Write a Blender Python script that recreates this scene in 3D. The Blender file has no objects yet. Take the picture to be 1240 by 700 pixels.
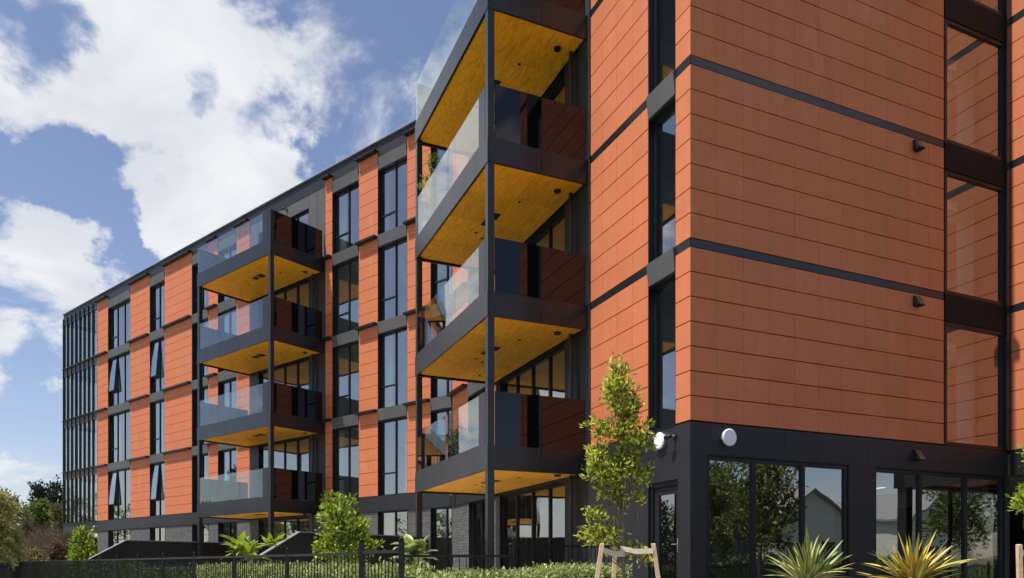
import bpy, math, random
import numpy as np
from mathutils import Vector
random.seed(7); rng = np.random.default_rng(7)
R = math.radians
sc = bpy.context.scene
col = sc.collection

# ------------------------------------------------------------------ camera
FPX, CX, HY, EZ = 888.0, 620.0, 684.0, 1.4
cd = bpy.data.cameras.new('camera'); cam = bpy.data.objects.new('camera', cd); col.objects.link(cam)
cam.location = (0, 0, EZ); cam.rotation_euler = (R(90), 0, 0)
cd.sensor_width = 36; cd.lens = FPX / 1240 * 36; cd.shift_y = (HY - 350) / 1240
cd.clip_start = 0.05; cd.clip_end = 5000
sc.camera = cam
sc.view_settings.view_transform = 'Standard'; sc.view_settings.look = 'None'
sc.view_settings.exposure = 0.44; sc.view_settings.gamma = 1

# ------------------------------------------------------------------ sun and sky
SUN_EL = 67.0
sh = Vector((-0.924, -0.383, 0)).normalized()
sdir = Vector((sh.x * math.cos(R(SUN_EL)), sh.y * math.cos(R(SUN_EL)), math.sin(R(SUN_EL))))
sl = bpy.data.lights.new('sun', 'SUN'); sl.energy = 5.0; sl.angle = R(0.5); sl.color = (1.0, 0.95, 0.88)
so = bpy.data.objects.new('sun', sl); col.objects.link(so)
so.rotation_euler = sdir.to_track_quat('Z', 'Y').to_euler()

world = bpy.data.worlds.new('World'); sc.world = world; world.use_nodes = True
wn, wl = world.node_tree.nodes, world.node_tree.links
wn.clear()
def wnode(t, **k):
    n = wn.new(t)
    for a, b in k.items(): setattr(n, a, b)
    return n
sky = wnode('ShaderNodeTexSky', sky_type='NISHITA'); sky.sun_disc = False
sky.sun_elevation = R(SUN_EL); sky.sun_rotation = math.atan2(sdir.x, sdir.y)
sky.air_density = 1.0; sky.dust_density = 0.6; sky.ozone_density = 1.6
tc = wnode('ShaderNodeTexCoord')
nrm = wnode('ShaderNodeVectorMath', operation='NORMALIZE'); wl.new(tc.outputs['Generated'], nrm.inputs[0])
DIR = nrm.outputs[0]
def wmath(op, a, b=None, c=None, clamp=False):
    n = wnode('ShaderNodeMath', operation=op); n.use_clamp = clamp
    for i, v in enumerate((a, b, c)):
        if v is None: continue
        if isinstance(v, (int, float)): n.inputs[i].default_value = v
        else: wl.new(v, n.inputs[i])
    return n.outputs[0]
sep = wnode('ShaderNodeSeparateXYZ'); wl.new(DIR, sep.inputs[0])
zz = wmath('ADD', wmath('MAXIMUM', sep.outputs[2], 0.0), 0.28)
cmb = wnode('ShaderNodeCombineXYZ')
wl.new(wmath('DIVIDE', sep.outputs[0], zz), cmb.inputs[0]); wl.new(wmath('DIVIDE', sep.outputs[1], zz), cmb.inputs[1])
def wnoise(scale, detail, rough, vec, off=0.0, dist=0.0):
    mp = wnode('ShaderNodeMapping'); mp.inputs['Location'].default_value = (off, off * 0.7, off * 1.3)
    wl.new(vec, mp.inputs[0])
    n = wnode('ShaderNodeTexNoise'); n.inputs['Scale'].default_value = scale; n.inputs['Detail'].default_value = detail
    n.inputs['Roughness'].default_value = rough; n.inputs['Distortion'].default_value = dist
    wl.new(mp.outputs[0], n.inputs['Vector']); return n.outputs[0]
def pdir(px, py): return Vector(((px - CX) / FPX, 1.0, (HY - py) / FPX)).normalized()
# cumulus masses of the sky: (pixel direction, angular radius in degrees, weight)
BL = [(15, 105, 7, 1.2), (65, 60, 6, 1.1), (50, 130, 6.5, 1.3), (120, 120, 7, 1.3), (130, 40, 6, 1.0), (0, 280, 5, 1.0), (45, 290, 4.5, 1.0), (120, 340, 4, .95), (10, 430, 6, 1.2), (-40, 360, 8, 1.2), (-60, 100, 8, 1.1), (60, 365, 5, 1.1), (45, 95, 6, 1.0), (130, 75, 6, .85), (215, 70, 7, 1.05), (275, 60, 4, .6), (95, 150, 6.5, 1.1), (180, 165, 7, 1.3), (270, 150, 6, 1.05), (60, 130, 4, .8),
      (240, 235, 6.5, 1.3), (160, 220, 4.5, 1.0), (325, 205, 3.6, 1.0), (305, 270, 4.5, 1.05), (200, 270, 4, .8),
      (20, 320, 6, 1.2), (85, 345, 4.5, 1.0), (25, 395, 5, 1.2), (70, 400, 3.5, .8), (5, 245, 2.5, .6),
      (10, 492, 3, .5), (30, 545, 4, .62), (0, 560, 3, .4), (390, 35, 5, .42), (440, 60, 4, .32), (355, 110, 4, .38), (330, 10, 6, .45), (100, 5, 6, .35),
      (510, 75, 2.5, .28), (-190, 120, 11, .95), (-330, 330, 12, .9), (-500, 60, 9, .8)]
def wnoisec(scale, detail, rough, vec):
    n = wnode('ShaderNodeTexNoise'); n.inputs['Scale'].default_value = scale; n.inputs['Detail'].default_value = detail; n.inputs['Roughness'].default_value = rough
    wl.new(vec, n.inputs['Vector']); return n.outputs[1]
w1 = wnode('ShaderNodeVectorMath', operation='SUBTRACT'); wl.new(wnoisec(7.5, 9, .62, DIR), w1.inputs[0]); w1.inputs[1].default_value = (.5, .5, .5)
w2 = wnode('ShaderNodeVectorMath', operation='SCALE'); wl.new(w1.outputs[0], w2.inputs[0]); w2.inputs['Scale'].default_value = .22
w3 = wnode('ShaderNodeVectorMath', operation='ADD'); wl.new(DIR, w3.inputs[0]); wl.new(w2.outputs[0], w3.inputs[1])
w4 = wnode('ShaderNodeVectorMath', operation='NORMALIZE'); wl.new(w3.outputs[0], w4.inputs[0]); WDIR = w4.outputs[0]
acc = None
for px, py, r, w in BL:
    dn = wnode('ShaderNodeVectorMath', operation='DOT_PRODUCT'); wl.new(WDIR, dn.inputs[0]); dn.inputs[1].default_value = pdir(px, py)
    mr = wnode('ShaderNodeMapRange', interpolation_type='SMOOTHSTEP'); wl.new(dn.outputs['Value'], mr.inputs[0])
    mr.inputs[1].default_value = math.cos(R(r * 1.25)); mr.inputs[2].default_value = 1.0; mr.inputs[3].default_value = 0; mr.inputs[4].default_value = w
    acc = mr.outputs[0] if acc is None else wmath('MAXIMUM', acc, mr.outputs[0])
# the same broken cloud goes on all round the sky
dn = wnode('ShaderNodeVectorMath', operation='DOT_PRODUCT'); wl.new(DIR, dn.inputs[0]); dn.inputs[1].default_value = pdir(330, 260)
away = wnode('ShaderNodeMapRange', interpolation_type='SMOOTHSTEP'); wl.new(dn.outputs['Value'], away.inputs[0])
away.inputs[1].default_value = math.cos(R(34)); away.inputs[2].default_value = math.cos(R(50)); away.inputs[3].default_value = 0; away.inputs[4].default_value = 1
big = wnoise(0.9, 2, .5, cmb.outputs[0], 3.1)
bigm = wnode('ShaderNodeMapRange'); wl.new(big, bigm.inputs[0]); bigm.inputs[1].default_value = .56; bigm.inputs[2].default_value = .76
bigm.inputs[3].default_value = 0; bigm.inputs[4].default_value = .95
acc = wmath('MINIMUM', acc, .95)
for px, py, r, w in ((-5, 190, 2.6, .6), (45, 208, 2.2, .55), (85, 242, 2.2, .5), (122, 284, 2.2, .55), (160, 322, 2.2, .6), (35, 4, 3.6, .5), (90, 8, 3, .35), (255, 95, 1.6, .4), (150, 470, 4, .7), (60, 470, 4, .7), (60, 515, 3, .6)):
    dn = wnode('ShaderNodeVectorMath', operation='DOT_PRODUCT'); wl.new(WDIR, dn.inputs[0]); dn.inputs[1].default_value = pdir(px, py)
    mr = wnode('ShaderNodeMapRange', interpolation_type='SMOOTHSTEP'); wl.new(dn.outputs['Value'], mr.inputs[0])
    mr.inputs[1].default_value = math.cos(R(r * 1.25)); mr.inputs[2].default_value = 1.0; mr.inputs[3].default_value = 0; mr.inputs[4].default_value = w
    acc = wmath('SUBTRACT', acc, mr.outputs[0])
acc = wmath('ADD', acc, wmath('MULTIPLY', bigm.outputs[0], away.outputs[0]))
fb = wnoise(4.6, 12, .60, cmb.outputs[0], 1.7, .35)
dens = wmath('ADD', acc, wmath('MULTIPLY', wmath('SUBTRACT', fb, .5), 3.4))
mk = wnode('ShaderNodeMapRange', interpolation_type='SMOOTHSTEP'); wl.new(dens, mk.inputs[0]); mk.inputs[1].default_value = .22; mk.inputs[2].default_value = .84
shd = wnoise(4.2, 9, .6, cmb.outputs[0], 8.2, .4)
shm = wnode('ShaderNodeMapRange'); wl.new(shd, shm.inputs[0]); shm.inputs[1].default_value = .35; shm.inputs[2].default_value = .68
cc = wnode('ShaderNodeMix', data_type='RGBA'); wl.new(shm.outputs[0], cc.inputs[0])
CB = 1.24
cc.inputs[6].default_value = (6.7 * CB, 6.75 * CB, 6.95 * CB, 1); cc.inputs[7].default_value = (5.0 * CB, 5.2 * CB, 5.65 * CB, 1)
mixw = wnode('ShaderNodeMix', data_type='RGBA')
wl.new(wmath('MULTIPLY', mk.outputs[0], .96), mixw.inputs[0]); tint = wnode('ShaderNodeMix', data_type='RGBA', blend_type='MULTIPLY'); tint.inputs[0].default_value = 1
wl.new(sky.outputs[0], tint.inputs[6]); tint.inputs[7].default_value = (1.36, 1.22, 1.24, 1); wl.new(tint.outputs[2], mixw.inputs[6]); wl.new(cc.outputs[2], mixw.inputs[7])
bg = wnode('ShaderNodeBackground'); bg.inputs[1].default_value = 0.082
wl.new(mixw.outputs[2], bg.inputs[0])
wo = wnode('ShaderNodeOutputWorld'); wl.new(bg.outputs[0], wo.inputs[0])

# ------------------------------------------------------------------ materials
MATS = {}
class NT:
    def __init__(s, name):
        s.m = bpy.data.materials.new(name); s.m.use_nodes = True; s.n = s.m.node_tree.nodes; s.l = s.m.node_tree.links
        s.b = s.n['Principled BSDF']; s.out = s.n['Material Output']; MATS[name] = s.m
    def node(s, t, **k):
        n = s.n.new(t)
        for a, b in k.items(): setattr(n, a, b)
        return n
    def put(s, n, i, v):
        if v is None: return
        if hasattr(v, 'links') or isinstance(v, bpy.types.NodeSocket): s.l.new(v, n.inputs[i])
        else: n.inputs[i].default_value = v
    def math(s, op, a, b=None, c=None):
        n = s.node('ShaderNodeMath', operation=op); s.put(n, 0, a); s.put(n, 1, b); s.put(n, 2, c); return n.outputs[0]
    def coord(s, scale=(1, 1, 1), rz=0, which='Object'):
        t = s.node('ShaderNodeTexCoord'); m = s.node('ShaderNodeMapping'); s.l.new(t.outputs[which], m.inputs[0])
        m.inputs['Scale'].default_value = scale; m.inputs['Rotation'].default_value = (0, 0, rz); return m.outputs[0]
    def pos(s, scale=(1, 1, 1), rz=0):
        t = s.node('ShaderNodeNewGeometry'); m = s.node('ShaderNodeMapping'); s.l.new(t.outputs['Position'], m.inputs[0])
        m.inputs['Scale'].default_value = scale; m.inputs['Rotation'].default_value = (0, 0, rz); return m.outputs[0]
    def noise(s, vec, scale, detail=4, rough=.55, dist=0):
        n = s.node('ShaderNodeTexNoise'); s.l.new(vec, n.inputs['Vector']); n.inputs['Scale'].default_value = scale
        n.inputs['Detail'].default_value = detail; n.inputs['Roughness'].default_value = rough; n.inputs['Distortion'].default_value = dist
        return n.outputs[0]
    def ramp(s, fac, stops):
        n = s.node('ShaderNodeValToRGB'); s.l.new(fac, n.inputs[0]); e = n.color_ramp.elements
        while len(e) < len(stops): e.new(.5)
        for i, (p, c) in enumerate(stops): e[i].position = p; e[i].color = (*c, 1)
        return n.outputs[0]
    def mix(s, fac, a, b, blend='MIX'):
        n = s.node('ShaderNodeMix', data_type='RGBA', blend_type=blend)
        for i, v in ((0, fac), (6, a), (7, b)):
            if isinstance(v, tuple): n.inputs[i].default_value = (*v, 1)
            else: s.put(n, i, v)
        return n.outputs[2]
    def bump(s, h, strength=.3, dist=.01):
        n = s.node('ShaderNodeBump'); s.l.new(h, n.inputs['Height']); n.inputs['Strength'].default_value = strength
        n.inputs['Distance'].default_value = dist; s.l.new(n.outputs[0], s.b.inputs['Normal'])
    def set(s, color=None, rough=None, metal=None, spec=None):
        if color is not None: s.b.inputs['Base Color'].default_value = (*color, 1) if isinstance(color, tuple) else (0, 0, 0, 1)
        if rough is not None: s.b.inputs['Roughness'].default_value = rough
        if metal is not None: s.b.inputs['Metallic'].default_value = metal
        if spec is not None: s.b.inputs['Specular IOR Level'].default_value = spec
        return s

def simple(name, color, rough=.5, metal=0, spec=.5, var=.0, vs=2.0, bump=0, bs=60):
    t = NT(name); t.set(color, rough, metal, spec)
    if var:
        f = t.noise(t.pos(), vs, 5, .6)
        c = t.ramp(f, [(.25, tuple(x * (1 - var) for x in color)), (.75, tuple(min(1, x * (1 + var)) for x in color))])
        t.l.new(c, t.b.inputs['Base Color'])
    if bump: t.bump(t.noise(t.pos(), bs, 4), bump, .004)
    return t.m

def terracotta():
    t = NT('terracotta_panel'); t.set(None, .62, 0, .3)
    oi = t.node('ShaderNodeObjectInfo')
    v = t.pos((1, 1, .12)); streak = t.noise(v, 7, 6, .65)
    blot = t.noise(t.pos(), 1.1, 3, .5); grain = t.noise(t.pos(), 55, 3, .7)
    c = t.ramp(streak, [(.25, (.54, .162, .066)), (.5, (.58, .180, .075)), (.8, (.62, .205, .090))])
    c = t.mix(t.math('MULTIPLY', blot, .5), c, (.47, .14, .062))
    hsv = t.node('ShaderNodeHueSaturation'); t.l.new(c, hsv.inputs['Color'])
    t.l.new(t.math('MULTIPLY_ADD', oi.outputs['Random'], .09, .95), hsv.inputs['Value'])
    # pale mineral bloom in a few places
    bl = t.noise(t.pos((1, 1, .5)), 1.7, 7, .7, .8)
    f = t.node('ShaderNodeMapRange'); t.l.new(bl, f.inputs[0]); f.inputs[1].default_value = .57; f.inputs[2].default_value = .76; f.inputs[4].default_value = .30
    c = t.mix(f.outputs[0], hsv.outputs[0], (.68, .38, .26))
    t.l.new(c, t.b.inputs['Base Color'])
    t.bump(t.math('ADD', grain, t.math('MULTIPLY', streak, .6)), .18, .004)
    return t.m
terracotta()

def darkmetal(name, color, rough, var=.18, spec=.32):
    t = NT(name); t.set(None, rough, 0, spec)
    n1 = t.noise(t.pos((1, 1, .3)), 1.3, 4, .6)
    c = t.ramp(n1, [(.3, tuple(x * (1 - var) for x in color)), (.7, tuple(x * (1 + var) for x in color))])
    t.l.new(c, t.b.inputs['Base Color'])
    t.l.new(t.math('MULTIPLY_ADD', t.noise(t.pos(), 1.2, 3, .55), .14, rough - .06), t.b.inputs['Roughness'])
    t.bump(t.noise(t.pos(), .9, 2), .08, .02)
    return t.m
darkmetal('black_cladding', (.017, .0175, .019), .27, spec=.5)
darkmetal('matt_black', (.010, .010, .011), .6, spec=.12)
darkmetal('band_cladding', (.021, .0215, .024), .45)
darkmetal('frame_metal', (.011, .012, .015), .38)
darkmetal('grey_spandrel', (.10, .098, .096), .5, .1)
simple('membrane', (.008, .008, .010), .9)
simple('white_plaster', (.68, .66, .62), .8)
simple('timber_floor', (.22, .15, .09), .5)
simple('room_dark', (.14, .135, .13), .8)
simple('room_timber', (.20, .12, .065), .5, var=.2, vs=3)
simple('corridor_timber', (.42, .22, .10), .5, var=.15, vs=3)
simple('curtain_fabric', (.62, .66, .62), .9, var=.1, vs=12)
simple('white_plastic', (.78, .78, .80), .35)
ls = NT('lit_strip'); ls.b.inputs['Emission Color'].default_value = (1, .95, .88, 1); ls.b.inputs['Emission Strength'].default_value = 1.0
simple('galvanised', (.45, .47, .5), .35, .7)
simple('fence_black', (.009, .009, .010), .5, 0, .25)
simple('screen_black', (.012, .012, .012), .6, 0, .3)
simple('sunlit_cap', (.20, .20, .20), .5)  # capping colour lightened to show sun on the wall tops
simple('pale_stake', (.62, .45, .26), .8, var=.25, vs=25, bump=.4)
simple('hessian', (.66, .56, .42), .95, bump=.5, bs=200)
simple('ceramic', (.5, .5, .48), .6)
simple('soil', (.06, .04, .028), .95)

def brick():
    t = NT('dark_brick'); t.set(None, .85, 0, .3)
    br = t.node('ShaderNodeTexBrick'); 
    g = t.node('ShaderNodeNewGeometry'); sp = t.node('ShaderNodeSeparateXYZ'); t.l.new(g.outputs['Position'], sp.inputs[0])
    cb = t.node('ShaderNodeCombineXYZ'); t.l.new(t.math('ADD', t.math('MULTIPLY', sp.outputs[0], -.78), t.math('MULTIPLY', sp.outputs[1], .63)), cb.inputs[0])
    t.l.new(sp.outputs[2], cb.inputs[1]); t.l.new(cb.outputs[0], br.inputs['Vector'])
    br.inputs['Scale'].default_value = 1; br.inputs['Brick Width'].default_value = .24; br.inputs['Row Height'].default_value = .086
    br.inputs['Mortar Size'].default_value = .008
    br.inputs['Color1'].default_value = (.085, .083, .082, 1); br.inputs['Color2'].default_value = (.13, .125, .12, 1); br.inputs['Mortar'].default_value = (.05, .05, .05, 1)
    t.l.new(br.outputs[0], t.b.inputs['Base Color']); t.bump(br.outputs[1], -.5, .008)
brick()

def ply(name, rz):
    t = NT(name); t.set(None, .5, 0, .35)
    oi = t.node('ShaderNodeObjectInfo')
    off = t.node('ShaderNodeCombineXYZ'); t.l.new(t.math('MULTIPLY', oi.outputs['Random'], 37), off.inputs[0]); t.l.new(t.math('MULTIPLY', oi.outputs['Random'], 91), off.inputs[1])
    base = t.pos((1, 1, 1), rz); ad = t.node('ShaderNodeVectorMath', operation='ADD'); t.l.new(base, ad.inputs[0]); t.l.new(off.outputs[0], ad.inputs[1])
    mp = t.node('ShaderNodeMapping'); t.l.new(ad.outputs[0], mp.inputs[0]); mp.inputs['Scale'].default_value = (.8, 4.5, 1)
    n1 = t.noise(mp.outputs[0], 1.2, 3, .5, .6)
    rings = t.math('SINE', t.math('MULTIPLY', n1, 48))
    mp2 = t.node('ShaderNodeMapping'); t.l.new(ad.outputs[0], mp2.inputs[0]); mp2.inputs['Scale'].default_value = (2, 40, 1)
    fine = t.noise(mp2.outputs[0], 2, 5, .7)
    f = t.math('ADD', t.math('MULTIPLY', rings, .16), fine)
    c = t.ramp(f, [(.25, (.68, .28, .006)), (.5, (.90, .41, .010)), (.85, (.97, .52, .022))])
    hsv = t.node('ShaderNodeHueSaturation'); t.l.new(c, hsv.inputs['Color']); t.l.new(t.math('MULTIPLY_ADD', oi.outputs['Random'], .22, .88), hsv.inputs['Value'])
    t.l.new(hsv.outputs[0], t.b.inputs['Base Color'])
ply('soffit_plywood_near', R(-113.5)); ply('soffit_plywood_far', R(-141))

def glass(name, r0, tint, power=5.0, wave=.0):
    m = bpy.data.materials.new(name); m.use_nodes = True; MATS[name] = m; n, l = m.node_tree.nodes, m.node_tree.links
    n.clear(); g = n.new('ShaderNodeNewGeometry'); d = n.new('ShaderNodeVectorMath'); d.operation = 'DOT_PRODUCT'
    l.new(g.outputs['Normal'], d.inputs[0]); l.new(g.outputs['Incoming'], d.inputs[1])
    def mt(op, a, b=None):
        x = n.new('ShaderNodeMath'); x.operation = op
        for i, v in enumerate((a, b)):
            if v is None: continue
            if isinstance(v, (int, float)): x.inputs[i].default_value = v
            else: l.new(v, x.inputs[i])
        return x.outputs[0]
    c = mt('ABSOLUTE', d.outputs['Value']); k = mt('POWER', mt('SUBTRACT', 1.0, c), power)
    fac = mt('ADD', mt('MULTIPLY', k, 1 - r0), r0)
    tr = n.new('ShaderNodeBsdfTransparent'); tr.inputs[0].default_value = (*tint, 1)
    gl = n.new('ShaderNodeBsdfGlossy'); gl.inputs['Roughness'].default_value = 0.0; gl.inputs[0].default_value = (.94, .95, .93, 1)
    if wave:
        t = n.new('ShaderNodeNewGeometry'); ns = n.new('ShaderNodeTexNoise'); ns.inputs['Scale'].default_value = .9; ns.inputs['Detail'].default_value = 1
        l.new(t.outputs['Position'], ns.inputs['Vector']); bp = n.new('ShaderNodeBump'); bp.inputs['Strength'].default_value = wave; bp.inputs['Distance'].default_value = .02
        l.new(ns.outputs[0], bp.inputs['Height']); l.new(bp.outputs[0], gl.inputs['Normal'])
    mx = n.new('ShaderNodeMixShader'); l.new(fac, mx.inputs[0]); l.new(tr.outputs[0], mx.inputs[1]); l.new(gl.outputs[0], mx.inputs[2])
    o = n.new('ShaderNodeOutputMaterial'); l.new(mx.outputs[0], o.inputs[0]); return m
glass('window_glass', .35, (.70, .74, .71), 4.0, .25)
glass('coated_glass', .30, (.86, .88, .86), 4.0, .2)
glass('balcony_glass', .06, (.90, .95, .93), 3.6, .015)
t = NT('dark_screen_glass'); t.set((.004, .004, .006), .02, 0, .5)

def leafmat(name, a, b, c, trans=.35, rough=.45):
    t = NT(name); t.set(None, rough, 0, .35)
    g = t.node('ShaderNodeNewGeometry'); r = g.outputs['Random Per Island']
    n = t.noise(t.pos(), 2.2, 3)
    f = t.math('ADD', t.math('MULTIPLY', r, .65), t.math('MULTIPLY', n, .35))
    cc_ = t.ramp(f, [(.2, a), (.5, b), (.82, c)])
    t.l.new(cc_, t.b.inputs['Base Color'])
    tl = t.node('ShaderNodeBsdfTranslucent'); t.l.new(cc_, tl.inputs[0])
    mx = t.node('ShaderNodeMixShader'); mx.inputs[0].default_value = trans
    t.l.new(t.b.outputs[0], mx.inputs[1]); t.l.new(tl.outputs[0], mx.inputs[2]); t.l.new(mx.outputs[0], t.out.inputs[0]); return t.m
leafmat('leaf_fresh', (.08, .14, .012), (.22, .32, .025), (.50, .56, .06), .42)
leafmat('leaf_olive', (.06, .09, .014), (.34, .40, .04), (.86, .84, .14), .5)
leafmat('leaf_dark', (.018, .035, .012), (.035, .06, .02), (.07, .10, .03), .2)
leafmat('leaf_mid', (.06, .09, .02), (.13, .18, .035), (.26, .30, .07), .3)
leafmat('leaf_pine', (.012, .024, .012), (.022, .04, .018), (.04, .06, .028), .1)
leafmat('leaf_feather', (.16, .18, .04), (.36, .38, .12), (.72, .72, .36), .5)
leafmat('leaf_hedge', (.10, .14, .03), (.30, .36, .10), (.62, .66, .30), .35)
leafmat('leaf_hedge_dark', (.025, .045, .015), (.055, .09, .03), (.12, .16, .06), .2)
leafmat('leaf_pale', (.16, .22, .06), (.34, .42, .14), (.58, .62, .34), .3)
leafmat('leaf_scrub', (.09, .08, .03), (.18, .16, .06), (.30, .27, .12), .25)
leafmat('leaf_rust', (.08, .05, .025), (.13, .08, .04), (.19, .13, .06), .2)
simple('bark', (.16, .12, .08), .9, var=.3, vs=20, bump=.5)
simple('bark_grey', (.20, .17, .13), .9, var=.3, vs=8)
simple('twig', (.15, .10, .07), .9, var=.3, vs=3)

def blade_mat():
    t = NT('strap_leaf'); t.set(None, .4, 0, .4)
    tcn = t.node('ShaderNodeTexCoord'); s = t.node('ShaderNodeSeparateXYZ'); t.l.new(tcn.outputs['UV'], s.inputs[0])
    oi = t.node('ShaderNodeObjectInfo')
    edge = t.math('ABSOLUTE', t.math('SUBTRACT', s.outputs[0], .5))
    e = t.node('ShaderNodeMapRange'); t.l.new(edge, e.inputs[0]); e.inputs[1].default_value = .18; e.inputs[2].default_value = .30
    yel = t.ramp(oi.outputs['Random'], [(.0, (.24, .30, .06)), (.5, (.42, .42, .11)), (1, (.50, .46, .16))])
    grn = t.ramp(oi.outputs['Random'], [(.0, (.10, .16, .05)), (1, (.22, .25, .08))])
    t.l.new(t.mix(e.outputs[0], grn, yel), t.b.inputs['Base Color']); return t.m
blade_mat()
def blade_mat2():
    t = NT('strap_leaf_gold'); t.set(None, .4, 0, .4)
    tcn = t.node('ShaderNodeTexCoord'); s = t.node('ShaderNodeSeparateXYZ'); t.l.new(tcn.outputs['UV'], s.inputs[0])
    oi = t.node('ShaderNodeObjectInfo')
    edge = t.math('ABSOLUTE', t.math('SUBTRACT', s.outputs[0], .5))
    e = t.node('ShaderNodeMapRange'); t.l.new(edge, e.inputs[0]); e.inputs[1].default_value = .20; e.inputs[2].default_value = .32
    mid = t.ramp(oi.outputs['Random'], [(.0, (.70, .42, .04)), (.5, (.70, .55, .10)), (1, (.62, .30, .03))])
    grn = t.ramp(oi.outputs['Random'], [(.0, (.26, .30, .08)), (1, (.16, .22, .07))])
    t.l.new(t.mix(e.outputs[0], mid, grn), t.b.inputs['Base Color']); return t.m
blade_mat2()

def groundmat(name, a, b, scale, rough=.95, bump=.5):
    t = NT(name); t.set(None, rough, 0, .2)
    n1 = t.noise(t.pos(), scale, 8, .7); n2 = t.noise(t.pos(), scale * .05, 3)
    c = t.ramp(t.math('ADD', t.math('MULTIPLY', n1, .7), t.math('MULTIPLY', n2, .3)), [(.3, a), (.7, b)])
    t.l.new(c, t.b.inputs['Base Color']); t.bump(n1, bump, .02)
groundmat('grass_ground', (.05, .075, .02), (.11, .14, .045), 9)
groundmat('asphalt', (.045, .045, .047), (.07, .07, .072), 40, .9, .3)
groundmat('concrete', (.32, .31, .29), (.42, .41, .385), 14, .85, .15)
groundmat('dark_path', (.15, .145, .14), (.21, .205, .195), 14, .85, .15)
groundmat('paving', (.34, .32, .29), (.46, .44, .40), 10, .85, .15)
groundmat('mulch', (.05, .032, .02), (.13, .085, .055), 30, .95, 1)
simple('weatherboard', (.62, .62, .60), .6, var=.06, vs=4)
simple('dark_board', (.04, .042, .045), .6)
simple('roof_metal_light', (.24, .24, .25), .6)
simple('house_glass', (.03, .04, .05), .08)
simple('road_paint', (.75, .75, .73), .6)

# ------------------------------------------------------------------ builders
ORI = {}   # world origin of every object made
class MB:
    def __init__(s): s.v = []; s.f = []; s.uv = None
    def hexa(s, p):      # p: 8 points, bottom ring 0-3 then top ring 4-7
        n = len(s.v); s.v += [tuple(q) for q in p]
        s.f += [(n, n+3, n+2, n+1), (n+4, n+5, n+6, n+7)] + [(n+i, n+(i+1) % 4, n+4+(i+1) % 4, n+4+i) for i in range(4)]
        return s
    def box(s, x0, x1, y0, y1, z0, z1):
        return s.hexa([(x0, y0, z0), (x1, y0, z0), (x1, y1, z0), (x0, y1, z0), (x0, y0, z1), (x1, y0, z1), (x1, y1, z1), (x0, y1, z1)])
    def tube(s, pts, rad, n=6, cap=True):
        pts = [Vector(p) for p in pts]; rad = rad if isinstance(rad, (list, tuple)) else [rad] * len(pts)
        base = len(s.v)
        for i, p in enumerate(pts):
            d = (pts[min(i+1, len(pts)-1)] - pts[max(i-1, 0)]).normalized()
            a = d.orthogonal().normalized() if i == 0 else (a - d * a.dot(d)).normalized()
            b = d.cross(a)
            for k in range(n):
                t = 2 * math.pi * k / n; s.v.append(tuple(p + (a * math.cos(t) + b * math.sin(t)) * rad[i]))
        for i in range(len(pts) - 1):
            for k in range(n):
                q = base + i * n; s.f.append((q + k, q + (k+1) % n, q + n + (k+1) % n, q + n + k))
        if cap:
            s.f.append(tuple(base + k for k in reversed(range(n)))); q = base + (len(pts)-1) * n; s.f.append(tuple(q + k for k in range(n)))
        return s
    def poly(s, ring, z0, z1):
        n = len(s.v); k = len(ring)
        s.v += [(x, y, z0) for x, y in ring] + [(x, y, z1) for x, y in ring]
        s.f += [tuple(n + i for i in reversed(range(k))), tuple(n + k + i for i in range(k))]
        s.f += [(n+i, n+(i+1) % k, n+k+(i+1) % k, n+k+i) for i in range(k)]
        return s

def tag(o, label=None, cat=None, group=None, kind=None):
    if label: o['label'] = label
    if cat: o['category'] = cat
    if group: o['group'] = group
    if kind: o['kind'] = kind
    return o
def link(o, parent, origin):
    col.objects.link(o); ORI[o.name] = Vector(origin)
    if parent is not None:
        o.parent = parent; o.location = Vector(origin) - ORI[parent.name]
    else: o.location = origin
    return o
def empty(name, loc):
    o = bpy.data.objects.new(name, None); o.empty_display_size = .2; return link(o, None, loc)
def mk_mesh(name, v, f, mat, smooth=False, fixn=True):
    me = bpy.data.meshes.new(name); me.from_pydata(v, [], f); me.materials.append(MATS[mat])
    if fixn and len(f) < 60000:
        import bmesh
        bm = bmesh.new(); bm.from_mesh(me); bmesh.ops.recalc_face_normals(bm, faces=bm.faces); bm.to_mesh(me); bm.free()
    if smooth: me.polygons.foreach_set('use_smooth', [True] * len(me.polygons))
    me.update(); return me
def build(name, mb, mat, parent=None, origin=None, smooth=False, fixn=True):
    if origin is None: origin = ORI[parent.name] if parent is not None else (0, 0, 0)
    O = Vector(origin); v = [(a - O.x, b - O.y, c - O.z) for a, b, c in mb.v]
    o = bpy.data.objects.new(name, mk_mesh(name, v, mb.f, mat, smooth, fixn)); return link(o, parent, O)

class Frame:
    def __init__(s, P, d, n): s.P = Vector(P); s.d = Vector(d).normalized(); s.n = Vector(n).normalized()
    def at(s, a, o, z): q = s.P + s.d * a + s.n * o; return (q.x, q.y, z)
    def box(s, mb, a0, a1, z0, z1, o0, o1):
        p = [s.at(a0, o0, z0), s.at(a1, o0, z0), s.at(a1, o1, z0), s.at(a0, o1, z0)]
        return mb.hexa(p + [(x, y, z1) for x, y, _ in p])
    def B(s, *a): return s.box(MB(), *a)
    def ang(s): return math.atan2(s.d.y, s.d.x)
    def sign(s): return 1 if (-s.d.y * s.n.x + s.d.x * s.n.y) > 0 else -1
d1 = Vector((-.3995, .9167)); d2 = Vector((.9167, .3995)); dF = Vector((-.7760, .6307)); nF = Vector((-.6307, -.7760))
C0 = Vector((3.016, 12.40)); BEND = C0 + d1 * 12.45; INN = C0 + d2 * 8.35
FL = Frame(C0, d1, -d2); FR = Frame(C0, d2, -d1); FF = Frame(BEND, dF, nF); FW = Frame(INN, -d1, -d2)
LV = [3.84 + 3.09 * k for k in range(5)]
G0 = .5; TER = .72
WALL = .25

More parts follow.
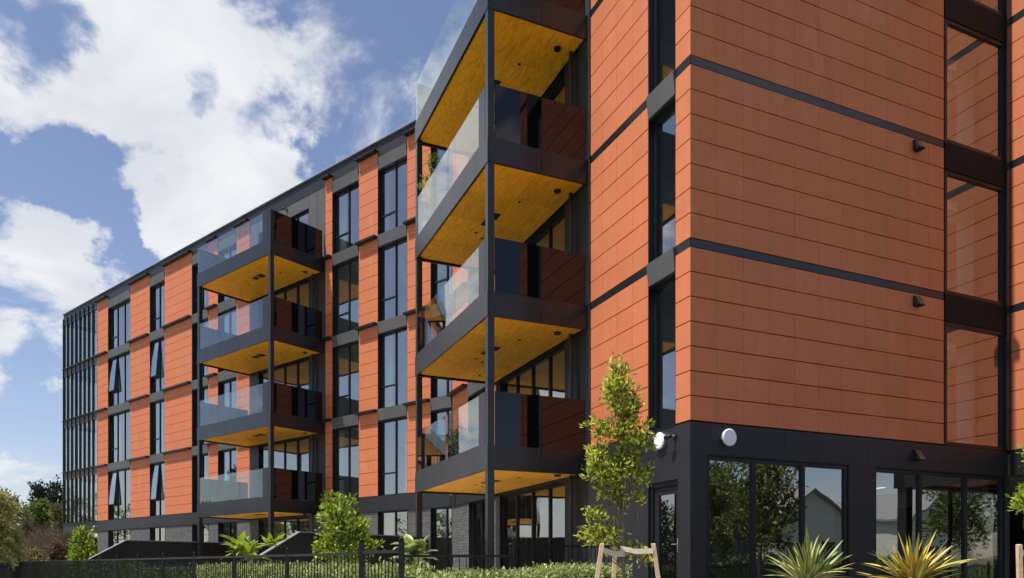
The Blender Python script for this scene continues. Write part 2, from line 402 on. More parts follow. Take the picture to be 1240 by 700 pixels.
# ------------------------------------------------------------------ the setting
def sheet(name, ring, z, mat, th=None):
    mb = MB().poly(ring, z - (th or .004), z) if th else None
    if mb is None:
        mb = MB(); mb.v = [(x, y, z) for x, y in ring]; mb.f = [tuple(range(len(ring)))]
    return tag(build(name, mb, mat), kind='structure')
GZ = .36
sheet('ground', [(-900, -900), (900, -900), (900, 900), (-900, 900)], GZ, 'grass_ground')
def q(fr, a, o): p = fr.P + fr.d * a + fr.n * o; return (p.x, p.y)
sheet('road', [q(FR, -60, 6.2), q(FR, 90, 6.2), q(FR, 90, 13.2), q(FR, -60, 13.2)], GZ + .006, 'asphalt')
sheet('footpath', [q(FR, -60, 4.2), q(FR, 90, 4.2), q(FR, 90, 6.0), q(FR, -60, 6.0)], G0 - .01, 'dark_path', .2)
build('kerb', MB(), 'concrete') if False else None
tag(build('kerb', FR.B(-60, 90, GZ - .05, G0 - .02, 6.0, 6.15), 'concrete'), kind='structure')
tag(build('far_kerb', FR.B(-60, 90, GZ - .05, G0 - .02, 13.25, 13.4), 'concrete'), kind='structure')
sheet('far_footpath', [q(FR, -60, 15), q(FR, 90, 15), q(FR, 90, 16.5), q(FR, -60, 16.5)], GZ + .012, 'concrete')
sheet('garden_bed', [q(FR, -1.5, 4.2), q(FR, 30, 4.2), q(FR, 30, -.3), (3.2, 12.9), q(FR, -1.5, -.5)], G0, 'mulch', .3)
sheet('bounce_ground', [q(FR, -60, 4.2), q(FR, -1.5, 4.2), q(FR, -1.5, -.5), (BEND.x + .1, BEND.y + .1), q(FF, 40, -.2), q(FF, 60, 14)], G0 - .002, 'paving', .3)  # unseen pale ground, added to bounce sunlight up to the soffits
sheet('lawn', [q(FF, 1.5, 6.6), q(FF, 34, 6.6), q(FF, 34, 8.2), q(FF, 1.5, 8.2)], G0 + .006, 'grass_ground')
# terraces in front of the ground floor flats
tag(build('terrace', FF.B(.8, 27.5, G0 - .02, TER, .02, 4.6), 'paving'), kind='structure')
tag(build('entry_terrace', FL.B(2.36, 9.6, G0 - .02, TER + .01, .02, 2.4), 'paving'), kind='structure')

# ------------------------------------------------------------------ the apartment building
bld = empty('apartment_building', (C0.x, C0.y, G0))
tag(bld, 'four storey apartment building clad in terracotta panels with black frames and balconies', 'apartment building')
def bpart(name, mb, mat, **k): return build(name, mb, mat, bld, **k)

panels = []       # (frame, s0, s1, z0, z1)
core = MB(); brickmb = []; caps = []
def panel_strip(fr, s0, s1, z0, z1, rows=7, tiles=None, cuts=None):
    n = tiles or max(1, round((s1 - s0) / .6)); 
    if cuts is None: cuts = [s0 + (s1 - s0) * i / n for i in range(n + 1)]
    h = (z1 - z0) / rows
    for a, b in zip(cuts[:-1], cuts[1:]):
        for r in range(rows):
            panels.append((fr, a + .0015, b - .0015, z0 + r * h + .008, z0 + (r + 1) * h - .008))

def window(fr, s0, s1, z0, z1, cuts=(.5,), trans=None, opened=(), rec=.16, curtain=None, name='window', parent=None, bar=.05, glz='window_glass'):
    """framed window: frame mesh with one pane per light; trans {light: height fraction of transom}; opened: top hung lights"""
    trans = trans or {}
    mb = MB(); o0, o1 = -rec - .05, -rec + .04
    fr.box(mb, s0, s1, z0, z0 + bar, o0, o1); fr.box(mb, s0, s1, z1 - bar, z1, o0, o1)
    xs = [s0] + [s0 + (s1 - s0) * c for c in cuts] + [s1]
    for i, x in enumerate(xs):
        a, b = (x - bar / 2, x + bar / 2) if 0 < i < len(xs) - 1 else ((x, x + bar) if i == 0 else (x - bar, x))
        fr.box(mb, a, b, z0 + bar, z1 - bar, o0 + .002, o1 - .002)
    lights = []
    for i in range(len(xs) - 1):
        a = xs[i] + (bar if i == 0 else bar / 2); b = xs[i+1] - (bar if i == len(xs) - 2 else bar / 2)
        if i in trans:
            zt = z0 + (z1 - z0) * trans[i]; fr.box(mb, a, b, zt - bar / 2, zt + bar / 2, o0 + .004, o1 - .004)
            lights.append((i, 'lo', a, b, z0 + bar, zt - bar / 2)); lights.append((i, 'hi', a, b, zt + bar / 2, z1 - bar))
        else: lights.append((i, 'all', a, b, z0 + bar, z1 - bar))
    # reveal linings back to the cladding face
    if rec > .05:
        fr.box(mb, s0 - .02, s0 + .012, z0, z1, -WALL, -.006); fr.box(mb, s1 - .012, s1 + .02, z0, z1, -WALL, -.006)
        fr.box(mb, s0 + .012, s1 - .012, z1 - .012, z1 + .01, -WALL, -.008); fr.box(mb, s0 + .012, s1 - .012, z0 - .01, z0 + .012, -WALL, .01)
    w = build(name, mb, 'frame_metal', parent or bld)
    for i, part, a, b, c, d in lights:
        if i in opened and part in ('hi', 'all'):
            tn = math.tan(R(5)); sf = MB(); g = MB()
            def sb(m, a, b, c, d, oo0, oo1):
                pt = lambda s_, z_, o_: fr.at(s_, o_ + (d_top - z_) * tn, z_)
                m.hexa([pt(a, c, oo0), pt(b, c, oo0), pt(b, c, oo1), pt(a, c, oo1), pt(a, d, oo0), pt(b, d, oo0), pt(b, d, oo1), pt(a, d, oo1)])
            d_top = d
            for r_ in ((a, b, c, c + .05), (a, b, d - .05, d), (a, a + .05, c + .05, d - .05), (b - .05, b, c + .05, d - .05)): sb(sf, *r_, -rec, -rec + .05)
            sb(g, a + .05, b - .05, c + .05, d - .05, -rec + .018, -rec + .03)
            build('sash', sf, 'frame_metal', w); build('pane', g, glz, w)
        else:
            g = MB(); p = [fr.at(a, -rec, c), fr.at(b, -rec, c), fr.at(b, -rec, d), fr.at(a, -rec, d)]
            g.v = p; g.f = [(0, 1, 2, 3)] ; build('pane', g, glz, w)
    if curtain:
        for (ca, cb) in curtain:
            m = MB(); n = 14
            A, Bs = s0 + (s1 - s0) * ca, s0 + (s1 - s0) * cb
            for k in range(n + 1):
                a = A + (Bs - A) * k / n; oo = -rec - .18 + (.03 if k % 2 else -.03)
                m.v += [fr.at(a, oo, z0 + .05), fr.at(a, oo, z1 - .02)]
            m.f = [(2*k, 2*k+2, 2*k+3, 2*k+1) for k in range(n)]
            build('curtain', m, 'curtain_fabric', w)
    return w
def spandrel(fr, s0, s1, z0, z1, mat='grey_spandrel'):
    m = MB(); pt = lambda s_, z_, o_: fr.at(s_, o_, z_)
    a, b = s0 + .008, s1 - .008
    m.hexa([pt(a, z0, -.08), pt(b, z0, -.08), pt(b, z0, .005), pt(a, z0, .005), pt(a, z1, -.08), pt(b, z1, -.08), pt(b, z1, .05), pt(a, z1, .05)])
    return bpart('spandrel_panel', m, mat)
def cap(fr, s0, s1, z):
    m = MB(); fr.box(m, s0 - .01, s1 + .01, z - .075, z, -.04, .20); return bpart('ledge_flashing', m, 'frame_metal')

SP = .40
# ---- far facade
Pst = [(26.04, 27.44, 2), (21.11, 23.30, 3), (16.85, 19.52, 4), (14.51, 15.34, 1), (11.92, 12.96, 2), (6.24, 6.67, 1), (3.63, 4.68, 2), (.97, 2.11, 2)]
Wst = [(23.30, 26.04, (.36, .68)), (19.52, 21.11, (.5,)), (15.34, 16.85, (.5,)), (12.96, 14.51, (.5,)), (4.68, 6.24, (.47,)), (2.11, 3.63, (.47,)), (.0, .97, (.34,))]
OPEN = {(0, 2), (0, 0), (1, 2), (1, 0)}
for k in range(4):
    z0, z1 = LV[k], LV[k + 1]
    zh = z1 if k < 3 else 15.86
    for (a, b, n) in Pst:
        FF.box(core, a, b, z0, z1, -WALL, -.035)
        panel_strip(FF, a + .004, b - .004, z0 + .012, z1 - .07, 7, n)
        cap(FF, a, b, z1 - .02 if k < 3 else z1 - .06)
    for i, (a, b, c) in enumerate(Wst):
        nl = len(c)
        # lights are counted from the near end, so the transomed light is the last one (left in view)
        window(FF, a, b, z0 + .0, zh - SP - .03, cuts=c, trans={nl: .30}, opened=(nl,) if (i, k) in OPEN else (),
               curtain=[(0, .3)] if (i * 2 + k) % 5 == 0 else ([(.72, 1)] if (i * 2 + k) % 5 == 1 else ([(0, .2), (.85, 1)] if (i * 2 + k) % 5 == 3 else None)))
        spandrel(FF, a, b, zh - SP, zh - .005)
        FF.box(core, a, b, zh - SP - .02, z1, -WALL, -.085)
    # balcony recess: doors, dark jamb, end wall
    window(FF, 7.72, 11.25, z0 + .02, zh - SP - .1, cuts=(.25, .5, .75), rec=.12, name='sliding_door', bar=.07, trans={1: .3} if k == 0 else None)
    FF.box(core, 7.7, 11.3, zh - SP - .12, z1, -WALL, -.03); FF.box(core, 11.25, 11.92, z0, z1, -WALL, -.03); FF.box(core, 6.67, 7.72, z0, z1, -WALL, -.03)
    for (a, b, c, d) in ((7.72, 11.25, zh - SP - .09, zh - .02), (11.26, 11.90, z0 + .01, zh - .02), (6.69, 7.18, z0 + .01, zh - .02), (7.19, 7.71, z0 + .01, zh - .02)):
        bpart('grey_cladding_sheet', FF.B(a + .004, b - .004, c, d, -.03, -.005), 'grey_spandrel' if k == 3 else 'band_cladding')  # top storey sheets coloured lighter: unshaded sunlight put into the material
# stair end, fully glazed behind vertical fins
E0, E1 = 27.44, 32.30
for k in range(4):
    z0, z1 = LV[k], LV[k + 1]
    n = 8; st = (E1 - E0) / n
    window(FF, E0, E1, z0, z1 - SP, cuts=tuple((i + 1) / n for i in range(n - 1)), rec=.03, name='curtain_wall', bar=.03)
    FF.box(core, E0, E1, z1 - SP, z1, -WALL, -.06)
    for i in range(n):
        bpart('spandrel_panel', FF.B(E0 + i * st + .03, E0 + (i + 1) * st - .03, z1 - SP, z1 - .02, -.055, -.02), 'grey_spandrel')
        bpart('fin', FF.B(E0 + (i + 1) * st - .04, E0 + (i + 1) * st - .004, z0 + .03, z1 - .02, -.06, .05), 'black_cladding')
    FF.box(caps and MB() or core, E0, E1, z0 - .02, z0 + .03, -.12, .10)

# ---- near left facade
for k in range(4):
    z0, z1 = LV[k], LV[k + 1]
    FL.box(core, .04, .42, z0, z1, -WALL, -.035); FL.box(core, 1.25, 4.56, z0, z1, -WALL, -.035)
    panel_strip(FL, .0, .415, z0 + .01, z1 - .14, 7, 1)
    panel_strip(FL, 1.255, 3.38, z0 + .01, z1 - .14, 7, cuts=[1.255, 1.77, 2.35, 2.90, 3.38])
    for a, b in ((-.005, .415), (1.255, 3.38)):
        bpart('recess_channel', FL.B(a, b, z1 - .135, z1, -.04, -.006), 'black_cladding')
    window(FL, .42, 1.25, z0 + .0, z1 - SP - .02, cuts=(), rec=.16)
    spandrel(FL, .42, 1.25, z1 - SP, z1 - .005); FL.box(core, .42, 1.25, z1 - SP - .02, z1, -WALL, -.085)
    bpart('grey_cladding_sheet', FL.B(3.40, 3.96, z0, z1 - .02, -.035, .01), 'band_cladding')
    bpart('grey_cladding_sheet', FL.B(3.965, 4.55, z0, z1 - .02, -.035, .01), 'band_cladding')
    window(FL, 4.56, 8.40, z0 + .02, z1 - SP - .1, cuts=(.25, .5, .75), rec=.12, name='sliding_door', bar=.07)
    FL.box(core, 4.5, 8.64, z1 - SP - .12, z1, -WALL, -.03); FL.box(core, 8.40, 12.45, z0, z0 + .001, -WALL, -.2)
    FL.box(core, 8.40, 9.01, z0, z1, -WALL, -.032); FL.box(core, 10.89, 12.45, z0, z1, -WALL, -.032)
    panel_strip(FL, 8.66, 9.00, z0 + .012, z1 - .07, 7, 1); panel_strip(FL, 10.90, 12.38, z0 + .012, z1 - .07, 7, 2)
    cap(FL, 8.66, 9.01, z1 - .02); cap(FL, 10.89, 12.40, z1 - .02)
    window(FL, 9.01, 10.89, z0, z1 - SP - .03, cuts=(.5,), trans={1: .3}); spandrel(FL, 9.01, 10.89, z1 - SP, z1 - .005)
    FL.box(core, 9.01, 10.89, z1 - SP - .02, z1, -WALL, -.085)

# ---- near right facade
RC = [.0, .55, 1.14, 1.73, 2.31, 2.89, 3.48, 4.07, 4.66, 5.25, 5.84, 6.29]
SPR = .56
for k in range(4):
    z0, z1 = LV[k], LV[k + 1]
    FR.box(core, .03, 6.31, z0, z1, -WALL, -.035)
    panel_strip(FR, 0, 6.29, z0 + .01, z1 - .14, 7, cuts=RC)
    bpart('recess_channel', FR.B(-.005, 6.29, z1 - .135, z1, -.04, -.006), 'black_cladding')
    window(FR, 6.33, 8.20, z0, z1 - SPR, cuts=(), rec=.05, bar=.075, glz='coated_glass')
    bpart('spandrel_panel', FR.B(6.32, 8.22, z1 - SPR, z1 - .005, -.2, .01), 'matt_black')
    bpart('corner_jamb', FR.B(8.20, 8.34, z0, z1, -.2, .05), 'black_cladding')
# ---- right wing, wall facing left
WL = 2.7
for k in range(4):
    z0, z1 = LV[k], LV[k + 1]
    FW.box(core, .0, WL, z0, z1, -WALL, -.035)
    panel_strip(FW, .02, WL, z0 + .01, z1 - .14, 7, cuts=[.02, .6, 1.2, 1.8, 2.4, WL])
    bpart('recess_channel', FW.B(.02, WL, z1 - .135, z1, -.04, -.006), 'black_cladding')
FWE = Frame(INN - d1 * WL, d2, -d1)      # end wall of the wing
bpart('wing_end_wall', FWE.B(0, 9, LV[0], LV[4], -WALL, -.002), 'terracotta_panel')
bpart('wing_back_wall', Frame(INN - d1 * WL + d2 * 9, d1, d2).B(0, 20, G0, LV[4], -WALL, -.002), 'band_cladding')
# wing band and undercroft
bpart('wing_fascia', FW.B(.02, WL, 3.3, LV[0], -.3, .0), 'black_cladding')
bpart('wing_fascia', FWE.B(.0, 9, 3.3, LV[0], -.3, .0), 'black_cladding')
for i in range(2):
    bpart('soffit_panel', FW.B(.05 + i * 1.05, 1.07 + i * 1.05, 3.36, 3.40, -2.3, -.31), 'soffit_plywood_near')
window(Frame(INN + d2 * 2.0, -d1, -d2), .0, WL, G0 + .1, 3.36, cuts=(.5,), rec=.0, name='undercroft_glazing', bar=.08)
bpart('undercroft_column', FW.B(2.4, 2.65, G0, 3.3, -.3, -.05), 'black_cladding')

# ---- black band over the ground floor, in sheets
def band(fr, s0, s1, z0, z1, st=2.4, o=.0, mat='band_cladding'):
    n = max(1, round((s1 - s0) / st)); st = (s1 - s0) / n
    for i in range(n): bpart('band_panel', fr.B(s0 + i * st + .003, s0 + (i + 1) * st - .003, z0, z1, -WALL - .05, o), mat)
band(FF, 0.02, 32.3, 3.30, LV[0] - .012, o=.03)
band(FL, 3.42, 12.42, 3.30, LV[0] - .012, o=.03)
band(FL, .0, 3.40, 3.364, LV[0] - .012, 1.7); band(FR, .0, 8.30, 3.30, LV[0] - .012, 2.1)
# ground floor, near left: black sheets and a door
for a, b in ((.0, .27), (1.25, 2.35), (2.355, 3.40)):
    bpart('black_wall_sheet', FL.B(a + .002, b - .002, G0 - .05, 3.358, -WALL, .0), 'band_cladding')
bpart('black_wall_sheet', FL.B(.272, 1.248, 2.89, 3.358, -WALL, .0), 'band_cladding')
dr = bpart('entry_door', FL.B(.27, .35, TER, 2.885, -.16, -.05), 'frame_metal')
m = MB(); FL.box(m, 1.17, 1.25, TER, 2.885, -.16, -.05); FL.box(m, .35, 1.17, 2.80, 2.885, -.16, -.05)
for a, b, c, d in ((.36, .50, TER + .01, 2.79), (1.02, 1.16, TER + .01, 2.79), (.50, 1.02, TER + .01, TER + .2), (.50, 1.02, 2.66, 2.79)): FL.box(m, a, b, c, d, -.13, -.075)
build('door_leaf', m, 'frame_metal', dr); g = MB(); g.v = [FL.at(.5, -.10, TER + .2), FL.at(1.02, -.10, TER + .2), FL.at(1.02, -.10, 2.66), FL.at(.5, -.10, 2.66)]; g.f = [(0, 1, 2, 3)]
build('pane', g, 'window_glass', dr)
hm = MB(); FL.box(hm, .41, .45, 1.62, 1.86, -.075, -.06); hm.tube([FL.at(.43, -.065, 1.76), FL.at(.43, -.02, 1.76), FL.at(.55, -.02, 1.76)], .011, 8); build('door_handle', hm, 'galvanised', dr)
bpart('door_step', FL.B(.2, 1.3, G0, TER - .004, -.25, .4), 'concrete')
# ground floor, near right
FR.box(core, .02, 8.3, 3.26, 3.3, -WALL, -.02)
for a, b in ((.0, .33), (3.66, 4.31), (8.2, 8.36)):
    bpart('black_column', FR.B(a + .002, b - .002, G0 - .05, 3.296, -WALL - .1, .0), 'band_cladding')
window(FR, .335, 3.655, G0 + .08, 3.29, cuts=(.319, .665), rec=.06, bar=.085, name='shopfront_window')
window(FR, 4.315, 8.195, G0 + .08, 3.29, cuts=(.34, .69), rec=.06, bar=.09, name='shopfront_window')
# ground floor, far facade: dark brick between tall windows
for fr, sp in ((FF, [(26.04, 27.44), (21.11, 23.30), (16.85, 19.52), (14.51, 15.34), (11.25, 12.96), (6.24, 7.72), (3.63, 4.68), (.97, 2.11)]), (FL, [(10.85, 12.43), (8.40, 9.2)])):
    for a, b in sp: bpart('brick_wall', fr.B(a, b, G0 - .05, 3.296, -WALL, -.01), 'dark_brick')
for i, (a, b, c) in enumerate(Wst):
    window(FF, a, b, TER, 3.29, cuts=c, rec=.14, curtain=[(0, .3), (.7, 1)] if i == 5 else None)
window(FF, 7.72, 11.25, TER + .02, 3.29, cuts=(.25, .5, .75), rec=.12, name='sliding_door', bar=.07)
window(FL, 4.56, 8.40, TER + .02, 3.29, cuts=(.25, .5, .75), rec=.12, name='sliding_door', bar=.07)
window(FL, 9.20, 10.85, TER, 3.29, cuts=(.5,), rec=.14)
bpart('black_wall_sheet', FL.B(3.404, 3.98, TER, 3.296, -WALL, .0), 'band_cladding'); bpart('black_wall_sheet', FL.B(3.984, 4.555, TER, 3.296, -WALL, .0), 'band_cladding')
# undercroft at the far corner
bpart('corner_column', FF.B(31.2, 31.55, G0, 3.3, -.5, -.15), 'black_cladding')
for i in range(4): bpart('soffit_panel', FF.B(27.46 + i * 1.2, 28.64 + i * 1.2, 3.33, 3.37, -3.4, -.32), 'soffit_plywood_far')
bpart('brick_wall', Frame(BEND + dF * 27.44, -nF, dF).B(0.02, 3.6, G0 - .05, 3.296, -.2, .0), 'dark_brick')

# ---- roof edge
for fr, s1 in ((FF, 32.32), (FL, 12.42)):
    n = round(s1 / 2.4)
    for i in range(n): bpart('roof_fascia_sheet', fr.B(s1 / n * i + .004, s1 / n * (i + 1) - .004, 15.87, 16.44, -.3, -.018), 'band_cladding')
    bpart('parapet_cap', fr.B(0, s1 + .02, 16.442, 16.47, -.35, .06), 'galvanised')
for fr, s1 in ((FR, 8.3), (FW, WL)): bpart('roof_fascia_sheet', fr.B(0, s1, 16.22, 16.6, -.3, .03), 'band_cladding')

bpart('wall_core', core, 'membrane')
# ---- inside: slabs, walls behind the rooms, partitions, outer back walls
ID = 13.0
ringN = [q(FL, .26, -.26), q(FL, 12.5, -.26), q(FL, 12.5, -9.2), q(FW, .0, -.28)[:2] and q(FR, 8.6, -12.7), q(FR, 8.6, -.26)]
ringF = [q(FF, .05, -.26), q(FF, 32.2, -.26), q(FF, 32.2, -ID), q(FF, .05, -ID)]
ringW = [q(FW, -13, -.27), q(FW, WL - .05, -.27), q(FW, WL - .05, -8.9), q(FW, -13, -8.9)]
for k in range(5):
    z = LV[k]
    for i, rg in enumerate((ringN, ringF, ringW)):
        zt = z - .02 - i * .003
        bpart('floor_slab' if k < 4 else 'roof_slab', MB().poly(rg, zt - .24, zt), 'white_plaster')
        if k < 4: bpart('floor_finish', MB().poly(rg, zt + .001, zt + .012), 'timber_floor')
bpart('ground_slab', MB().poly(ringN, G0 - .1, TER - .01), 'timber_floor'); bpart('ground_slab', MB().poly(ringF[:1] + [q(FF, 27.3, -.26), q(FF, 27.3, -ID), ringF[3]], G0 - .1, TER - .015), 'timber_floor')
bpart('room_wall', FF.B(-.5, 32.2, G0, 16, -5.2, -5.05), 'white_plaster')
bpart('room_wall', FL.B(3.2, 12.4, G0, 16, -5.2, -5.05), 'white_plaster')
bpart('room_wall', FR.B(5.25, 8.5, LV[0], 16, -5.4, -5.25), 'white_plaster')
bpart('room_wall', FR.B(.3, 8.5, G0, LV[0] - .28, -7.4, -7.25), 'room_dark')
for s in (11.6, 6.45, 16.1, 20.3, 1.5, 24.6): bpart('partition', FF.B(s, s + .1, TER, 16, -5.05, -.27), 'white_plaster')
for s in (3.45, 9.0, 1.6): bpart('partition', FL.B(s, s + .1, LV[0], 16, -5.05, -.27), 'white_plaster')
bpart('partition', FR.B(6.1, 6.2, LV[0], 16, -5.25, -.27), 'white_plaster')
bpart('back_wall', FF.B(0, 32.3, G0, 16.2, -ID - .2, -ID), 'band_cladding'); bpart('back_wall', Frame(BEND + dF * 32.1, -nF, dF).B(3.5, ID, G0, 16.2, 0, .2), 'band_cladding')
FE = Frame(BEND + dF * 32.28, -nF, dF)
for k in range(4):
    window(FE, .06, 3.5, LV[k], LV[k + 1] - SP, cuts=(.2, .4, .6, .8), rec=.03, name='curtain_wall', bar=.04)
    bpart('spandrel_panel', FE.B(.06, 3.5, LV[k + 1] - SP, LV[k + 1], -.2, .0), 'black_cladding')
bpart('partition', FF.B(27.3, 27.4, TER, 16, -5.05, -.27), 'white_plaster')
# corridor seen through the tall windows beside the wing
bpart('corridor_wall', FR.B(6.25, 8.6, LV[0], 16, -1.05, -.95), 'white_plaster')
for k in range(4):
    dd = bpart('corridor_door', FR.B(7.0, 7.95, LV[k], LV[k] + 2.1, -.95, -.90), 'corridor_timber')
    build('door_handle', FR.B(7.08, 7.12, LV[k] + 1.0, LV[k] + 1.14, -.90, -.86), 'galvanised', dd)
    bpart('ceiling_box', FR.B(7.35, 7.65, LV[k] + 2.22, LV[k] + 2.42, -.75, -.69), 'white_plastic')
# ceiling strip lights of the ground floor room behind the shopfront
bpart('room_ceiling', FR.B(4.06, 8.3, 3.268, 3.29, -7.2, -.28), 'room_timber')
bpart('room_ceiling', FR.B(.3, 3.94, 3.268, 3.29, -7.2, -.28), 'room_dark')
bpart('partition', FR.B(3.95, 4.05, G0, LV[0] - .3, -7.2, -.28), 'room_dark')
for i in range(3):
    bpart('strip_light', FR.B(5.3 + i * 1.1, 5.33 + i * 1.1, 3.245, 3.266, -6.0, -2.4), 'lit_strip')
# counter, table and chairs standing well back in the ground floor room
tbl = empty('meeting_table', FR.at(6.2, -3.2, TER)); tag(tbl, 'long timber table inside the ground floor room behind the right shopfront glass', 'table')
build('table_top', FR.B(5.2, 7.2, TER + .71, TER + .75, -3.7, -2.8), 'corridor_timber', tbl)
for a in (5.25, 7.09):
    for o in (-3.65, -2.9): build('leg', FR.B(a, a + .06, TER, TER + .71, o, o + .05), 'frame_metal', tbl)

# ---- cladding panels: the 300 that show largest are single, the others one joined part
def proj(p): return (CX + FPX * p[0] / p[1], HY - FPX * (p[2] - EZ) / p[1])
def area(pn):
    fr, a, b, c, d = pn
    P = [proj(fr.at(s, 0, z)) for s in (a, b) for z in (c, d)]
    xs = [min(1240, max(0, p[0])) for p in P]; ys = [min(700, max(0, p[1])) for p in P]
    w = abs(P[0][0] - P[2][0])
    full = w * (abs(P[0][1] - P[1][1]))
    vis = (max(xs) - min(xs)) * (max(ys) - min(ys)) / max(1e-6, (max(p[0] for p in P) - min(p[0] for p in P)) * (max(p[1] for p in P) - min(p[1] for p in P)))
    return full * vis
panels.sort(key=area, reverse=True)
pm = {}
for i, (fr, a, b, c, d) in enumerate(panels[:300]):
    w, h = round(b - a, 3), round(d - c, 3); key = (w, h, fr.sign())
    if key not in pm:
        s_ = fr.sign(); e = .004
        y0, y1 = (-.03, 0) if s_ > 0 else (0, .03)
        yf, yb = (0, -.03) if s_ > 0 else (0, .03)
        m = MB(); n = 0
        # chamfered face
        m.v = [(0, yb, 0), (w, yb, 0), (w, yb, h), (0, yb, h), (0, yf + (yb - yf) * .12, 0), (w, yf + (yb - yf) * .12, 0), (w, yf + (yb - yf) * .12, h), (0, yf + (yb - yf) * .12, h),
               (.001, yf, e), (w - .001, yf, e), (w - .001, yf, h - e), (.001, yf, h - e)]
        m.f = [(0, 1, 2, 3), (8, 9, 10, 11)] + [(i_, (i_+1) % 4, 4 + (i_+1) % 4, 4 + i_) for i_ in range(4)] + [(4 + i_, 4 + (i_+1) % 4, 8 + (i_+1) % 4, 8 + i_) for i_ in range(4)]
        pm[key] = mk_mesh('cladding_panel', m.v, m.f, 'terracotta_panel')
    o = bpy.data.objects.new('cladding_panel', pm[key]); P = fr.at(a, random.uniform(-.0015, .0015), c)
    link(o, bld, P); o.rotation_euler = (random.uniform(-.001, .001), 0, fr.ang() + random.uniform(-.0012, .0012))
rest = MB()
for fr, a, b, c, d in panels[300:]: fr.box(rest, a, b, c, d, -.03, 0)
tag(bpart('cladding_panels', rest, 'terracotta_panel'), kind='stuff')

# ---- balconies
BL_, BD = 5.22, 2.30
def balcony(fr, s0, k, ply_):
    zt = LV[k] - .03; zb = zt - .50; s1 = s0 + BL_
    m = MB(); fr.box(m, s0 + .045, s1 - .045, zb + .13, zt - .03, .0, BD - .045)
    b = bpart('balcony', m, 'black_cladding')
    for a, c in ((0, .75), (.75, 2.98), (2.98, BL_)):
        build('fascia_sheet', fr.B(s0 + a + (.003 if a else 0), s0 + c - (.003 if c < 5 else 0), zb, zt, BD - .04, BD), 'black_cladding', b)
    for a, c in ((.0, 1.1), (1.1, BD - .043)):
        build('fascia_sheet', fr.B(s0, s0 + .04, zb, zt, a + .003, c - .003), 'black_cladding', b)
    build('fascia_sheet', fr.B(s1 - .04, s1, zb, zt, .003, BD - .043), 'black_cladding', b)
    for i in range(4):
        for j in range(2):
            build('soffit_panel', fr.B(s0 + .085 + i * (BL_ - .17) / 4 + .002, s0 + .085 + (i + 1) * (BL_ - .17) / 4 - .002, zb + .05, zb + .075, .05 + j * 1.085 + .002, .05 + (j + 1) * 1.085 - .002), ply_, b)
    lm = MB()
    for a, o in ((.55, .45), (3.4, 1.1), (3.15, 1.35), (1.35, 1.0), (4.6, .7)):
        x, y, z = fr.at(s0 + a, o, zb + .049); r = .075 if a == .55 else .035
        lm.tube([(x, y, z - (.04 if a == .55 else .012)), (x, y, z)], r, 14)
    build('soffit_fitting', lm, 'frame_metal', b)
    build('soffit_grille', fr.B(s0 + 2.05, s0 + 2.35, zb + .038, zb + .05, 1.15, 1.42), 'membrane', b)
    build('soffit_grille', fr.B(s0 + 2.45, s0 + 2.72, zb + .038, zb + .05, 1.18, 1.40), 'membrane', b)
    h = 1.09
    build('corner_panel', fr.B(s0 + .17, s0 + .52, zt + .004, zt + h + .01, BD - .05, BD - .01), 'black_cladding', b)
    gl = (BL_ - .52 - .03) / 3
    for i in range(3):
        build('glass_panel', fr.B(s0 + .53 + i * gl, s0 + .53 + (i + 1) * gl - .014, zt + .01, zt + h, BD - .035, BD - .02), 'balcony_glass', b)
    build('dark_screen', fr.B(s0 + .006, s0 + .03, zt + .006, zt + h, .06, BD - .17), 'dark_screen_glass', b)
    build('dark_screen', fr.B(s1 - .03, s1 - .006, zt + .006, zt + h, .06, BD - .06), 'dark_screen_glass', b)
    build('glass_channel', fr.B(s0 + .52, s1 - .01, zt, zt + .06, BD - .055, BD - .012), 'black_cladding', b)
    zlo = (G0 if k == 0 else LV[k - 1] - .03)
    for a in (s0 + .012, s1 - .16):
        build('post', fr.B(a, a + .145, zlo, zb + .12, BD - .155, BD - .012), 'black_cladding', b)
    x, y, _ = fr.at(s0 + .55, .12, 0); build('downpipe', MB().tube([(x, y, zlo), (x, y, zb + .12)], .045, 10), 'black_cladding', b)
    return b
for k in range(4):
    balcony(FL, 3.50, k, 'soffit_plywood_near'); balcony(FF, 6.77, k, 'soffit_plywood_far')
for fr, s0 in ((FL, 3.5), (FF, 6.77)):   # the corner posts go on beside the topmost guard
    bpart('post_stub', fr.B(s0 + .012, s0 + .157, LV[3] - .03, LV[3] + 1.07, BD - .155, BD - .012), 'black_cladding')
    for k in range(3): bpart('post_stub', fr.B(s0 + .0125, s0 + .1565, LV[k] - .032, LV[k] + .02, BD - .154, BD - .013), 'black_cladding')

